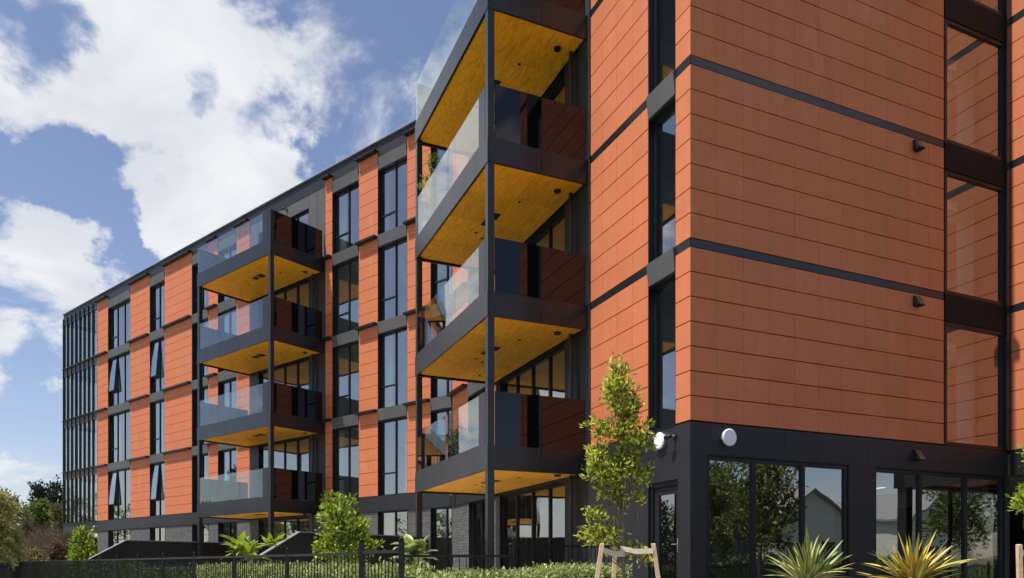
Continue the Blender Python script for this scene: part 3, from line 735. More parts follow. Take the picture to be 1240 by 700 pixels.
# ------------------------------------------------------------------ fittings on the walls
def disc_lamp(fr, s, z, label):
    c = Vector(fr.at(s, 0, z)); n = Vector((fr.n.x, fr.n.y, 0)); r = .15
    e = empty('wall_lamp', c); tag(e, label, 'wall lamp', 'round lamps on the black band')
    build('lamp_base', MB().tube([c, c + n * .05], r * .93, 28), 'galvanised', e)
    build('lamp_diffuser', MB().tube([c + n * .05, c + n * .065, c + n * .078], [r, r, r * .88], 32), 'white_plastic', e)
disc_lamp(FL, .82, 3.62, 'round white bulkhead lamp on the black band above the glazed entry door')
disc_lamp(FR, .78, 3.60, 'round white bulkhead lamp on the black band above the shopfront window')
def camera_thing(fr, s, z, label, r=.05):
    c = Vector(fr.at(s, 0, z)); n = Vector((fr.n.x, fr.n.y, 0)); d = Vector((fr.d.x, fr.d.y, 0))
    e = empty('security_camera', c); tag(e, label, 'security camera')
    build('mount', MB().tube([c, c + n * .03], r, 14), 'frame_metal', e)
    build('arm', MB().tube([c + n * .03, c + n * .11], r * .45, 10), 'galvanised', e)
    build('housing', MB().tube([c + n * .11 - d * .03, c + n * .13 + d * .02 - Vector((0, 0, .01)), c + n * .16 + d * .09 - Vector((0, 0, .03))], [r * .6, r * .75, r * .7], 12), 'galvanised' if r > .06 else 'frame_metal', e, smooth=True)
camera_thing(FL, .42, 3.64, 'small twin head camera beside the round lamp near the building corner')
camera_thing(FL, 12.0, 3.68, 'small camera on the black band by the large balcony', .07)
camera_thing(FF, 27.5, 3.55, 'small camera on the black band below the glazed stair end', .07)
camera_thing(FF, 9.2, 15.75, 'small dark fitting over the door of the topmost far balcony', .05)
def cowl(fr, s, z, label):
    e = empty('vent_cowl', fr.at(s, 0, z)); tag(e, label, 'vent cowl', 'vent cowls on the shaded wall')
    m = MB(); w, h, d = .078, .20, .17
    P = lambda a, o, zz: fr.at(s + a, o, z + zz)
    m.hexa([P(-w, 0, -h/2), P(w, 0, -h/2), P(w, d, -h/2), P(-w, d, -h/2), P(-w, 0, h/2), P(w, 0, h/2), P(w, .05, h/2), P(-w, .05, h/2)])
    build('hood', m, 'black_cladding', e)
    build('grille', fr.B(s - w + .01, s + w - .01, z - h/2 - .012, z - h/2 - .002, .01, d - .01), 'membrane', e)
cowl(FR, 5.46, 9.72, 'small black vent cowl under the upper black stripe of the shaded wall')
cowl(FR, 5.46, 6.63, 'small black vent cowl under the lower black stripe of the shaded wall')
cowl(FR, 5.46, 3.58, 'small black vent cowl on the black band above the shopfront')
cowl(FR, 5.46, 12.81, 'small black vent cowl just above the top of the picture')

# ------------------------------------------------------------------ terrace party walls with raked ends
def party_wall(s, label):
    e = empty('terrace_wall', FF.at(s, 4, G0)); tag(e, label, 'screen wall', 'black boarded walls between the terraces')
    zt, zl, oA, oB, th = 2.34, 1.63, 5.0, 6.27, .12
    m = MB(); FF.box(m, s + .02, s + th - .02, G0, zt - .03, .03, oA)
    p = lambda a, o, z: FF.at(a, o, z)
    m.hexa([p(s+.02, oA, G0), p(s+th-.02, oA, G0), p(s+th-.02, oB, G0), p(s+.02, oB, G0), p(s+.02, oA, zt-.03), p(s+th-.02, oA, zt-.03), p(s+th-.02, oB, zl-.03), p(s+.02, oB, zl-.03)])
    build('wall_core', m, 'screen_black', e)
    n = 42; st = (oB - .03) / n
    for i in range(n):
        a, b = .03 + i * st + .004, .03 + (i + 1) * st - .004
        ta = zt - .03 if a < oA else zt - .03 - (a - oA) / (oB - oA) * (zt - zl); tb = zt - .03 if b < oA else zt - .03 - (b - oA) / (oB - oA) * (zt - zl)
        k = MB(); k.hexa([p(s, a, G0), p(s+.02, a, G0), p(s+.02, b, G0), p(s, b, G0), p(s, a, ta), p(s+.02, a, ta), p(s+.02, b, tb), p(s, b, tb)])
        build('board', k, 'screen_black', e)
    c = MB(); FF.box(c, s - .02, s + th + .02, zt - .03, zt, .03, oA)
    c.hexa([p(s-.02, oA, zt-.03), p(s+th+.02, oA, zt-.03), p(s+th+.02, oB, zl-.03), p(s-.02, oB, zl-.03), p(s-.02, oA, zt), p(s+th+.02, oA, zt), p(s+th+.02, oB, zl), p(s-.02, oB, zl)])
    build('capping', c, 'sunlit_cap', e)
party_wall(1.11, 'black boarded terrace wall with raked end nearer the large balcony')
party_wall(12.1, 'black boarded terrace wall with raked end farther left beyond the smaller balcony stack')
# low black board screens closing the terraces in front
scr = empty('terrace_screen', FF.at(20, 4.7, G0)); tag(scr, 'low black boarded screen along the far terrace front', 'screen')
for i in range(60): build('board', FF.B(13.0 + i * .1 + .003, 13.1 + i * .1 - .003, G0, 1.62, 4.62, 4.65), 'screen_black', scr)

# ------------------------------------------------------------------ fences
def fence(A, B, zg, zt, label, post_every=2.4, pick=.1, ends=(True, True), endtop=.12, gate=False):
    A, B = Vector((*A, 0)), Vector((*B, 0)); d = (B - A); L = d.length; d.normalize(); n_ = Vector((-d.y, d.x, 0))
    e = empty('picket_fence' if not gate else 'picket_gate', (A.x, A.y, zg)); tag(e, label, 'fence' if not gate else 'gate')
    P = lambda s, o, z: (A.x + d.x * s + n_.x * o, A.y + d.y * s + n_.y * o, z)
    def bx(s0, s1, z0, z1, o0, o1):
        r = [P(s0, o0, z0), P(s1, o0, z0), P(s1, o1, z0), P(s0, o1, z0)]
        return MB().hexa(r + [(x, y, z1) for x, y, _ in r])
    build('top_rail', bx(0, L, zt - .035, zt, -.02, .02), 'fence_black', e); build('bottom_rail', bx(0, L, zg + .08, zg + .115, -.02, .02), 'fence_black', e)
    np_ = max(1, round(L / post_every))
    for i in range(np_ + 1):
        if (i == 0 and not ends[0]) or (i == np_ and not ends[1]): continue
        s = L * i / np_; w = .022 if 0 < i < np_ else .030
        x, y, _ = P(s, 0, 0)
        top = zt + (.05 if 0 < i < np_ else endtop)
        po = build('post', MB().box(x - w, x + w, y - w, y + w, zg, top), 'fence_black', e)
        build('post_cap', MB().tube([(x, y, top), (x, y, top + .018), (x, y, top + .04), (x, y, top + .05)], [w * .7, w * 1.05, w * .8, .006], 10), 'fence_black', po, smooth=True)
    me = None; n = int(L / pick)
    for i in range(n):
        s = (i + .5) * L / n; x, y, _ = P(s, 0, 0)
        if me is None:
            me = mk_mesh('picket', *(lambda m: (m.v, m.f))(MB().tube([(0, 0, .1), (0, 0, zt - zg - .03)], .0072, 6)), 'fence_black')
        o = bpy.data.objects.new('picket', me); link(o, e, (x, y, zg))
    return e
Fa, Fb = (-1.25, 8.30), (-12.0, 21.35)
da = Vector((Fb[0] - Fa[0], Fb[1] - Fa[1])).normalized()
g1 = (Fa[0] + da.x * .95, Fa[1] + da.y * .95)
fence(g1, Fb, G0, 1.555, 'long black picket fence running left along the front gardens', ends=(True, True))
fence(Fb, (-25.5, 36.5), G0, 1.56, 'far stretch of black picket fence at the lower left corner', ends=(False, True), post_every=2.9)
fence(Fa, (g1[0] - da.x * .05, g1[1] - da.y * .05), G0, 1.57, 'narrow black picket gate at the near end of the long fence', post_every=2, pick=.075, endtop=.1, gate=True, ends=(True, False))
fence((-1.66, 11.0), (-.02, 11.0), G0, 1.55, 'short low black picket fence between the gate post and the raised terrace', ends=(False, False), pick=.1)
pc = C0 + d1 * 3.46
fo = pc - d2 * 2.3
fence((.02, 13.66), (2.05, 14.545), TER, 1.775, 'black picket balustrade on the raised terrace under the large balcony', ends=(True, False), pick=.1, post_every=3, endtop=.08)
fence((-.02, 11.02), (.02, 13.56), G0, 1.56, 'black picket return running back beneath the large balcony to the terrace', ends=(True, False), pick=.12, post_every=4)

# ------------------------------------------------------------------ plants
def leafcloud(centers, dirs, per, size, spread, aspect=.42, up=.35, droop=0.0, jitter=.5):
    """arrays of kite-shaped folded leaves springing from clump centres"""
    n = len(centers); C_ = np.repeat(np.array(centers), per, axis=0); D = np.repeat(np.array(dirs), per, axis=0)
    N = len(C_)
    v = rng.normal(size=(N, 3)); v /= np.linalg.norm(v, axis=1)[:, None]
    d = D * (1 - spread) + v * spread + np.array([0, 0, up]); d /= np.linalg.norm(d, axis=1)[:, None]
    base = C_ + rng.normal(size=(N, 3)) * size * jitter
    L = size * rng.uniform(.65, 1.25, N)[:, None]
    rv = rng.normal(size=(N, 3)); s = np.cross(d, rv); s /= np.linalg.norm(s, axis=1)[:, None] + 1e-9
    u = np.cross(s, d)
    mid = base + d * L * .5 + u * L * .08
    a = mid + s * L * aspect * .5 - u * L * .06; b = mid - s * L * aspect * .5 - u * L * .06
    tip = base + d * L - np.array([0, 0, 1]) * droop * L - u * L * .08
    V = np.stack([base, a, tip, b], 1).reshape(-1, 3); F = np.arange(4 * N).reshape(-1, 4)
    return V, F
def nmesh(name, V, F, mat, parent, origin=None):
    O = Vector(origin) if origin is not None else ORI[parent.name]
    me = bpy.data.meshes.new(name); V = V - np.array(O)
    me.vertices.add(len(V)); me.vertices.foreach_set('co', V.ravel())
    me.loops.add(F.size); me.loops.foreach_set('vertex_index', F.ravel().astype(np.int32))
    me.polygons.add(len(F)); me.polygons.foreach_set('loop_start', np.arange(0, F.size, 4, dtype=np.int32)); me.polygons.foreach_set('loop_total', np.full(len(F), 4, dtype=np.int32))
    me.update(calc_edges=True); me.materials.append(MATS[mat]); me.validate()
    o = bpy.data.objects.new(name, me); return link(o, parent, O)
def blob_points(blobs, n, shell=.55, jit=.13):
    """clump centres in a union of ellipsoids, denser towards the skin; returns centres, outward directions"""
    cs, ds = [], []
    w = np.array([b[3] * b[4] * b[5] for b in blobs]) ** .7; w /= w.sum()
    for i in rng.choice(len(blobs), n, p=w):
        x, y, z, a, b, c = blobs[i]; v = rng.normal(size=3); v /= np.linalg.norm(v)
        r = shell + (1 - shell) * rng.random() ** .6
        r *= 1 + jit * rng.normal()
        cs.append((x + v[0] * a * r, y + v[1] * b * r, z + v[2] * c * r)); ds.append(v)
    return cs, ds
def limbs(mb, start, targets, r0, r1=.008, sag=.1):
    S = Vector(start)
    for t in targets:
        T = Vector(t); m = S.lerp(T, .5) + Vector((random.uniform(-1, 1), random.uniform(-1, 1), random.uniform(-.2, 1))) * (T - S).length * sag
        mb.tube([S, S.lerp(m, .6), m, T], [r0, r0 * .75, r0 * .5, r1], 5)
def tree(name, label, cat, base, trunk_pts, r0, blobs, clumps, per, size, mat, bark='bark', group=None, nl=8, spread=.55, shell=.55, aspect=.42, up=.35, lr=.35):
    e = empty(name, base); tag(e, label, cat, group)
    mb = MB(); n = len(trunk_pts); mb.tube(trunk_pts, [r0 * (1 - .7 * i / (n - 1)) for i in range(n)], 8)
    cs, ds = blob_points(blobs, clumps, shell)
    idx = rng.choice(len(cs), min(nl, len(cs)), replace=False)
    for i in idx:
        t = cs[i]; j = min(n - 1, max(1, int(np.searchsorted([p[2] for p in trunk_pts], t[2] - .25 * abs(t[2] - trunk_pts[0][2])) )))
        limbs(mb, trunk_pts[j - 1] if j > 1 else trunk_pts[1], [t], r0 * lr, r0 * .08)
    build('trunk', mb, bark, e, smooth=True)
    V, F = leafcloud(cs, ds, per, size, spread, aspect, up); nmesh('crown', V, F, mat, e)
    return e
def W(px, py, Y): return ((px - CX) / FPX * Y, Y, EZ + (HY - py) / FPX * Y)

# the staked tree in front of the black wall
YT = 8.0
def bl(px, py, rx, ry, Y=YT, d=None): x, y, z = W(px, py, Y); a = rx / FPX * Y; return (x, y, z, a, d or a * .85, ry / FPX * Y)
tb = W(755, 700, YT)
tree('young_tree', 'young staked tree with narrow olive green crown before the terracotta wall', 'tree', (tb[0], tb[1], G0),
     [(tb[0], YT, G0), W(755, 690, YT), W(754, 620, YT), W(756, 560, YT), W(752, 520, YT), W(754, 470, YT)], .022,
     [bl(750, 462, 19, 22), bl(757, 490, 17, 16), bl(765, 508, 10, 14), bl(745, 478, 14, 14), bl(763, 522, 21, 15), bl(722, 516, 13, 8), bl(738, 522, 15, 10), bl(768, 538, 20, 12),
      bl(730, 548, 18, 10), bl(722, 558, 12, 10), bl(752, 558, 20, 10), bl(722, 572, 14, 8), bl(765, 572, 22, 9), bl(740, 575, 18, 10), bl(778, 578, 10, 7), bl(737, 592, 12, 10),
      bl(772, 603, 6, 6), bl(748, 608, 9, 9), bl(716, 622, 7, 8), bl(728, 630, 7, 8), bl(716, 645, 10, 9), bl(724, 655, 10, 6), bl(742, 648, 9, 10), bl(748, 672, 6, 5), bl(780, 677, 9, 6), bl(768, 668, 8, 5), bl(760, 560, 14, 14)],
     400, 14, .066, 'leaf_olive', nl=34, spread=.55, shell=.2, aspect=.38, lr=.35)
def stake(px0, py0, px1, Y, label):
    a = W(px0, py0, Y); b = W(px1, 700, Y); k = (G0 - a[2]) / (b[2] - a[2]); bx = a[0] + (b[0] - a[0]) * k
    m = MB(); r = .021
    m.hexa([(bx - r, Y - r, G0), (bx + r, Y - r, G0), (bx + r, Y + r, G0), (bx - r, Y + r, G0), (a[0] - r, Y - r, a[2]), (a[0] + r, Y - r, a[2]), (a[0] + r, Y + r, a[2] + .01), (a[0] - r, Y + r, a[2] + .006)])
    o = build('tree_stake', m, 'pale_stake'); tag(o, label, 'stake', 'wooden stakes round the young trees')
stake(729, 659, 723, 7.7, 'leftmost of the three pale wooden stakes holding the young tree')
stake(745, 660, 743, 8.4, 'middle wooden stake standing just behind the young tree trunk')
stake(791, 659, 797, 7.9, 'right hand of the three pale wooden stakes holding the young tree')
def strap(p, q_, label, w=.028):
    a, b = Vector(p), Vector(q_); mid = (a + b) / 2 + Vector((0, -.01, -.02)); m = MB()
    for (s, t) in ((a, mid), (mid, b)):
        for o in (-.006, ):
            m.hexa([(s.x, s.y - .008, s.z - w), (t.x, t.y - .008, t.z - w), (t.x, t.y + .004, t.z - w), (s.x, s.y + .004, s.z - w), (s.x, s.y - .008, s.z + w), (t.x, t.y - .008, t.z + w), (t.x, t.y + .004, t.z + w), (s.x, s.y + .004, s.z + w)])
    o = build('tree_tie', m, 'hessian'); tag(o, label, 'tree tie', 'hessian bands tied between stakes and trunk')
strap(Vector(W(730, 666, 7.68)), Vector(W(757, 671, 7.97)), 'pale hessian tie sagging from the left stake to the young tree trunk')
strap(Vector(W(751, 664, 7.96)), Vector(W(791, 667, 7.88)), 'pale hessian tie from the young tree trunk to the right stake')

# second staked tree, mostly beyond the right edge
YR = 7.5
tb = W(1256, 700, YR)
tree('young_tree', 'young staked tree cut off by the right edge with bright green leaves', 'tree', (tb[0], tb[1], G0), [(tb[0], YR, G0), W(1256, 680, YR), W(1257, 600, YR), W(1258, 540, YR)], .02,
     [bl(1258, 600, 24, 20, YR), bl(1242, 606, 12, 10, YR), bl(1262, 560, 20, 22, YR), bl(1270, 640, 18, 14, YR)], 110, 11, .065, 'leaf_fresh', nl=14, shell=.3)
stake(1234, 660, 1235, 7.3, 'pale wooden stake at the right edge by the cropped young tree')
strap(Vector(W(1233, 669, 7.28)), Vector(W(1257, 668, 7.48)), 'pale hessian tie at the right edge of the picture')

# garden trees and shrubs behind the fence
def shrub_tree(px, py0, py1, halfw, Y, name, label, mat, clumps, per, size, **k):
    x, _, zt = W(px, py0, Y); zb = W(px, py1, Y)[2]; r = halfw / FPX * Y; H = zt - G0
    bls = [(x, Y, G0 + H * .30, r * .95, r * .9, H * .20), (x + r * .15, Y, G0 + H * .5, r * .9, r * .8, H * .20), (x - r * .1, Y, G0 + H * .72, r * .62, r * .6, H * .17), (x, Y, G0 + H * .88, r * .32, r * .3, H * .10)]
    return tree(name, label, 'tree', (x, Y, G0), [(x, Y, G0), (x + .02, Y, G0 + H * .3), (x - .02, Y, G0 + H * .6), (x, Y, zt - .1)], .035, k.pop('blobs', bls), clumps, per, size, mat, nl=20, **k)
shrub_tree(101, 634, 680, 17, 28.5, 'garden_tree', 'small bright lime green tree in front of the glazed stair end', 'leaf_fresh', 170, 10, .17, shell=.3, aspect=.5)
YM = 15.0
shrub_tree(412, 598, 672, 28, YM, 'garden_tree', 'leafy bright green tree leaning between the two balcony stacks', 'leaf_fresh', 300, 10, .105, shell=.3, aspect=.5,
           blobs=[bl(410, 612, 19, 13, YM), bl(408, 630, 21, 14, YM), bl(420, 640, 22, 12, YM), bl(436, 645, 12, 14, YM), bl(430, 660, 24, 12, YM), bl(403, 652, 16, 12, YM), bl(388, 665, 9, 6, YM), bl(414, 672, 30, 10, YM), bl(445, 665, 9, 10, YM)])

def bigleaf(name, label, px, pyc, Y, halfw, n, ll, lw, mat, seed=0, zbase=None):
    """shrub of large separate leaves on short stems"""
    rr = random.Random(seed); x, _, zc = W(px, pyc, Y); rad = halfw / FPX * Y
    e = empty(name, (x, Y, G0)); tag(e, label, 'shrub')
    st = MB(); heads = []
    for h in range(max(3, n // 12)):
        hx, hy, hz = x + rr.uniform(-.55, .55) * rad, Y + rr.uniform(-.4, .4) * rad, zc + rr.uniform(-.55, .45) * rad
        st.tube([(x, Y, G0), ((x + hx) / 2, (Y + hy) / 2, (G0 + hz) / 2 + .1), (hx, hy, hz)], [.025, .02, .012], 6); heads.append(Vector((hx, hy, hz)))
    build('stem', st, 'bark', e)
    me = []
    for v in range(3):   # three leaf shapes
        m = MB(); N = 5; bend = (.25, .5, .8)[v]
        prof = [.12, .75, 1.0, .7, .05]
        for i in range(N):
            t = i / (N - 1); X = ll * t; Z = -ll * bend * t * t * .6; w_ = lw * prof[i] / 2
            m.v += [(X, -w_, Z + w_ * .35), (X, 0, Z), (X, w_, Z + w_ * .35)]
        for i in range(N - 1):
            a = i * 3; m.f += [(a, a + 3, a + 4, a + 1), (a + 1, a + 4, a + 5, a + 2)]
        me.append(mk_mesh('leaf', m.v, m.f, mat, True, False))
    for i in range(n):
        o = bpy.data.objects.new('leaf', me[i % 3]); h = rr.choice(heads)
        link(o, e, h + Vector((rr.uniform(-.03, .03), rr.uniform(-.03, .03), rr.uniform(-.06, .03))))
        o.rotation_euler = (rr.uniform(-.4, .4), -rr.uniform(.1, 1.25), rr.uniform(0, 6.283)); s = rr.uniform(.7, 1.2); o.scale = (s, s, s)
    return e
bigleaf('broadleaf_shrub', 'bright green broad leaved shrub left of the raked terrace wall', 297, 668, 17.0, 22, 70, .42, .15, 'leaf_fresh', 1)
bigleaf('broadleaf_shrub', 'bright green broad leaved shrub right behind the raked wall top', 334, 664, 20.5, 20, 64, .42, .15, 'leaf_fresh', 2)
bigleaf('broadleaf_shrub', 'pale green big leaved shrub between the gate and the large balcony post', 502, 670, 12.5, 20, 72, .30, .19, 'leaf_pale', 3)

# cordylines by the shopfront
def cordyline(label, px, pyc, Y, n, ll, mat, seed, low=.05):
    rr = random.Random(seed); x, _, zc = W(px, pyc, Y); e = empty('cordyline', (x, Y, G0)); tag(e, label, 'cordyline', 'spiky cordylines before the shopfront')
    build('stem', MB().tube([(x, Y, G0), (x + .02, Y, (G0 + zc) / 2), (x, Y, zc)], [.05, .045, .05], 10), 'bark', e)
    shapes = []
    for v in range(5):
        bend = (.02, .07, .14, .24, .38)[v]; m = MB(); N = 8; uv = []
        for i in range(N):
            t = i / (N - 1); X = ll * t * (1 - .12 * bend * t); Z = -ll * bend * t ** 2.2; w_ = .0135 * (.75 + .6 * math.sin(min(1, t * 1.6) * math.pi * .6)) * (1 - t ** 4) + .0008
            m.v += [(X, -w_, Z + w_ * .5), (X, 0, Z), (X, w_, Z + w_ * .5)]
        for i in range(N - 1):
            a = i * 3; m.f += [(a, a + 3, a + 4, a + 1), (a + 1, a + 4, a + 5, a + 2)]; uv += [0, 0, .5, .5, .5, .5, 1, 1]
        me = mk_mesh('leaf', m.v, m.f, mat, True, False); ul = me.uv_layers.new(name='UVMap')
        for j, u in enumerate(uv): ul.data[j].uv = (u, 0)
        shapes.append(me)
    for i in range(n):
        el = rr.triangular(low, 1.5, .75); o = bpy.data.objects.new('leaf', shapes[min(4, max(0, int((1.45 - el) * 3.6 + rr.uniform(-1, .6))))])
        link(o, e, (x + rr.uniform(-.03, .03), Y + rr.uniform(-.03, .03), zc + rr.uniform(-.07, .05)))
        o.rotation_euler = (rr.uniform(-.5, .5), -el, rr.uniform(0, 6.283)); s = rr.uniform(.75, 1.1); o.scale = (s, s, s)
cordyline('spiky green and cream striped cordyline left of the black column', 978, 708, 6.3, 100, .45, 'strap_leaf', 5)
cordyline('spiky golden yellow cordyline right of the black column', 1106, 708, 6.3, 104, .46, 'strap_leaf_gold', 9)

# hedges
def hedge(label, A, B, z0, z1, w, mat, n, size, bump=.06, za=None):
    A, B = Vector((*A, 0)), Vector((*B, 0)); e = empty('hedge', (A.x, A.y, G0)); tag(e, label, 'hedge')
    d = B - A; L = d.length; d.normalize(); s = Vector((-d.y, d.x, 0)); za = z1 if za is None else za
    m = MB(); P = lambda a, o, z: (A.x + d.x * a + s.x * o, A.y + d.y * a + s.y * o, z)
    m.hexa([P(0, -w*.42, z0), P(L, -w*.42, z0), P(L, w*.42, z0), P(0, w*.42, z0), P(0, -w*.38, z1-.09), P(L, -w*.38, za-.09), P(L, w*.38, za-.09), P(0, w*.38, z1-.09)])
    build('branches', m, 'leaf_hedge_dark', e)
    t = rng.random(n); a = t * L; side = rng.random(n)
    top = z1 + (za - z1) * t + bump * (np.sin(a * 3.1) * .4 + rng.normal(size=n) * .35)
    o = np.where(side < .5, rng.uniform(-w/2, w/2, n), np.where(side < .8, -w/2, w/2)) + rng.normal(size=n) * .02
    zz_ = np.where(side < .5, top - .03, z0 + (top - z0) * rng.random(n) ** .7)
    Cn = np.stack([A.x + d.x * a + s.x * o, A.y + d.y * a + s.y * o, zz_], 1)
    D = np.stack([s.x * np.sign(o) * (side > .5), s.y * np.sign(o) * (side > .5), np.where(side < .5, 1.0, .3)], 1)
    V, F = leafcloud(Cn, D, 5, size, .55, .5, .3, jitter=.7); o = nmesh('foliage', V, F, mat, e); tag(o, kind='stuff')
hedge('pale clipped hedge along the bottom before the raised terrace', (-.95, 8.9), (1.62, 11.9), G0, 1.21, .7, 'leaf_hedge', 6500, .046, za=1.365)
off = Vector((da.y, -da.x)) * .75
if off.y < 0: off = -off
hp = lambda t: (Fa[0] + da.x * t + off.x, Fa[1] + da.y * t + off.y)
hedge('pale green hedge behind the near half of the long picket fence', hp(1.0), hp(9.4), G0, 1.33, .6, 'leaf_hedge', 3800, .055)
hedge('dark green hedge behind the far half of the long picket fence', (-12.0, 23.0), (-25.2, 37.8), G0, 1.34, .8, 'leaf_hedge_dark', 3400, .10, bump=.1)
hedge('olive hedge before the boarded terrace wall at the fence bend', hp(10.2), hp(16.6), G0, 1.22, .6, 'leaf_hedge_dark', 2200, .07)

# balcony things
def potted(fr, s, o, z, h, label, mat='leaf_fresh', size=.09, n=40, spreadr=.22):
    x, y, _ = fr.at(s, o, 0); e = empty('potted_plant', (x, y, z)); tag(e, label, 'potted plant')
    p = build('pot', MB().tube([(x, y, z), (x, y, z + .3), (x, y, z + .34)], [.13, .18, .18], 18), 'ceramic', e)
    build('soil', MB().tube([(x, y, z + .341), (x, y, z + .345)], .16, 14), 'soil', p)
    bls = [(x + spreadr * .5 * math.sin(i * 2.1), y + spreadr * .5 * math.cos(i * 2.1), z + .55 + (h - .6) * i / 4, spreadr * .7, spreadr * .7, .18) for i in range(5)]
    cs, ds = blob_points(bls, n, .3); mb = MB(); limbs(mb, (x, y, z + .3), cs[:12], .014, .004); build('stem', mb, 'bark', e)
    V, F = leafcloud(cs, ds, 9, size, .6, .4, .2); nmesh('foliage', V, F, mat, e)
potted(FL, 8.3, 2.02, LV[2] - .03, 1.95, 'tall leafy potted plant at the far corner of the third floor balcony', n=70, spreadr=.26)
potted(FL, 4.6, 1.7, LV[2] - .03, 1.35, 'small yellow green potted plant behind the glass by the near balcony corner', 'leaf_olive', .1, 30, .16)
potted(FL, 7.6, 1.5, LV[0] - .03, 1.0, 'bushy potted plant behind the glass of the lowest large balcony', 'leaf_mid', .12, 40, .3)
def chair(fr, s, o, z, ang, label):
    x, y, _ = fr.at(s, o, 0); e = empty('outdoor_chair', (x, y, z)); tag(e, label, 'chair')
    ca, sa = math.cos(ang), math.sin(ang); T = lambda a, b, c: (x + a * ca - b * sa, y + a * sa + b * ca, z + c)
    def hb(a0, a1, b0, b1, c0, c1, lean=0): return MB().hexa([T(a0, b0, c0), T(a1, b0, c0), T(a1, b1, c0), T(a0, b1, c0), T(a0, b0 - lean, c1), T(a1, b0 - lean, c1), T(a1, b1 - lean, c1), T(a0, b1 - lean, c1)])
    build('seat', hb(-.25, .25, -.25, .25, .42, .46), 'white_plastic', e); build('backrest', hb(-.24, .24, -.27, -.24, .46, .92, .1), 'white_plastic', e)
    for a in (-.22, .2):
        for b in (-.22, .2): build('leg', hb(a, a + .025, b, b + .025, 0, .42), 'white_plastic', e)
chair(FL, 8.0, 1.3, LV[2] - .03, .4, 'white chair behind the glass of the third floor large balcony')

# ------------------------------------------------------------------ trees far off on the left
def bush(px, pyt, Y, hw, label, mat, name='distant_tree', cat='tree', n=230, per=14, size=.3, group='trees beyond the gardens', conifer=False, zb=None):
    x, _, zt = W(px, pyt, Y); r = hw / FPX * Y; H = zt - GZ; bls = []
    if conifer:
        for i in range(9): t = i / 8; bls.append((x + random.uniform(-.2, .2), Y, GZ + H * (.12 + .86 * t), r * (1.02 - t) + .1, r * (1.02 - t) + .1, H * .07))
    else:
        for i in range(9):
            a = random.uniform(0, 6.28); t = random.uniform(0, 1); rr_ = r * (.75 - .35 * t)
            bls.append((x + math.cos(a) * rr_ * .7, Y + math.sin(a) * rr_ * .7, GZ + H * (.28 + .52 * t), r * random.uniform(.35, .55), r * random.uniform(.35, .55), H * random.uniform(.12, .2)))
        bls.append((x, Y, GZ + H * .84, r * .4, r * .4, H * .15))
    tree(name, label, cat, (x, Y, GZ), [(x, Y, GZ), (x + r * .05, Y, GZ + H * .3), (x - r * .05, Y, GZ + H * .6), (x, Y, GZ + H * .9)], .02 * H + .05, bls, n, per, size, mat, 'bark_grey', group, nl=18, shell=.35, lr=.5)
bush(46, 585, 74, 16, 'dark pine rising above the scrub near the glazed stair end', 'leaf_pine', n=420, size=.38)
bush(66, 580, 78, 17, 'dark pine touching the left corner of the building', 'leaf_pine', n=420, size=.38)
bush(88, 588, 84, 22, 'dark pine partly behind the glazed building end', 'leaf_pine', n=300, size=.4)
bush(5, 588, 66, 20, 'grey green tree at the far left edge behind the feathery tree', 'leaf_scrub', n=300, size=.34)
bush(50, 601, 62, 18, 'olive yellow tree below the dark pines', 'leaf_mid', n=300, size=.32)
bush(72, 608, 60, 14, 'olive tree beside the building corner below the pine', 'leaf_scrub', n=260, size=.3)
bush(28, 612, 55, 16, 'olive brown scrub tree left of the bare branches', 'leaf_scrub', n=260, size=.28)
bush(70, 655, 43, 12, 'low rust brown shrub in front of the bare branches', 'leaf_rust', 'distant_shrub', 'shrub', n=200, size=.2)
bush(40, 664, 40, 14, 'low olive shrub behind the far end of the fence', 'leaf_scrub', 'distant_shrub', 'shrub', n=180, size=.2)
bush(88, 662, 52, 16, 'low dark shrub behind the corner column of the building', 'leaf_dark', 'distant_shrub', 'shrub', n=220, size=.25)
bush(110, 650, 62, 20, 'dark green shrub seen through the open building corner', 'leaf_dark', 'distant_shrub', 'shrub', n=220, size=.3)
# bare twiggy trees
def bare(px, pyt, Y, hw, label, seed):
    rr = random.Random(seed); x, _, zt = W(px, pyt, Y); e = empty('bare_tree', (x, Y, GZ)); tag(e, label, 'tree', 'leafless twiggy trees by the building end')
    r = hw / FPX * Y; H = zt - GZ; mb = MB(); tw = MB()
    def grow(m, p, d, L, rad, dep):
        qn = p + d * L; mid = p + d * L * .5 + Vector((rr.uniform(-1, 1), rr.uniform(-1, 1), rr.uniform(-.5, 1))) * L * .12
        (mb if dep > 2 else tw).tube([p, mid, qn], [rad, rad * .85, rad * .65], 4 if dep > 2 else 3, False)
        if dep == 0: return
        for _ in range(3 if dep > 1 else 4):
            nd = (d + Vector((rr.uniform(-1, 1), rr.uniform(-1, 1), rr.uniform(-.45, .75))) * .75).normalized(); grow(m, qn.lerp(p, rr.uniform(0, .35)), nd, L * rr.uniform(.6, .82), rad * .6, dep - 1)
    for _ in range(4):
        a = rr.uniform(0, 6.28); grow(mb, Vector((x, Y, GZ)), Vector((math.cos(a) * .5 * r / H * 2, math.sin(a) * .4, 1)).normalized(), H * .3, .012 * H, 5)
    build('trunk', mb, 'twig', e, fixn=False); tag(build('twigs', tw, 'twig', e, fixn=False), kind='stuff')
bare(55, 615, 50, 14, 'bare brown branched tree left of the building corner', 3)
bare(70, 622, 46, 10, 'smaller bare twiggy tree right beside the building corner', 8)
bare(40, 630, 45, 12, 'bare twiggy tree behind the feathery green tree', 12)
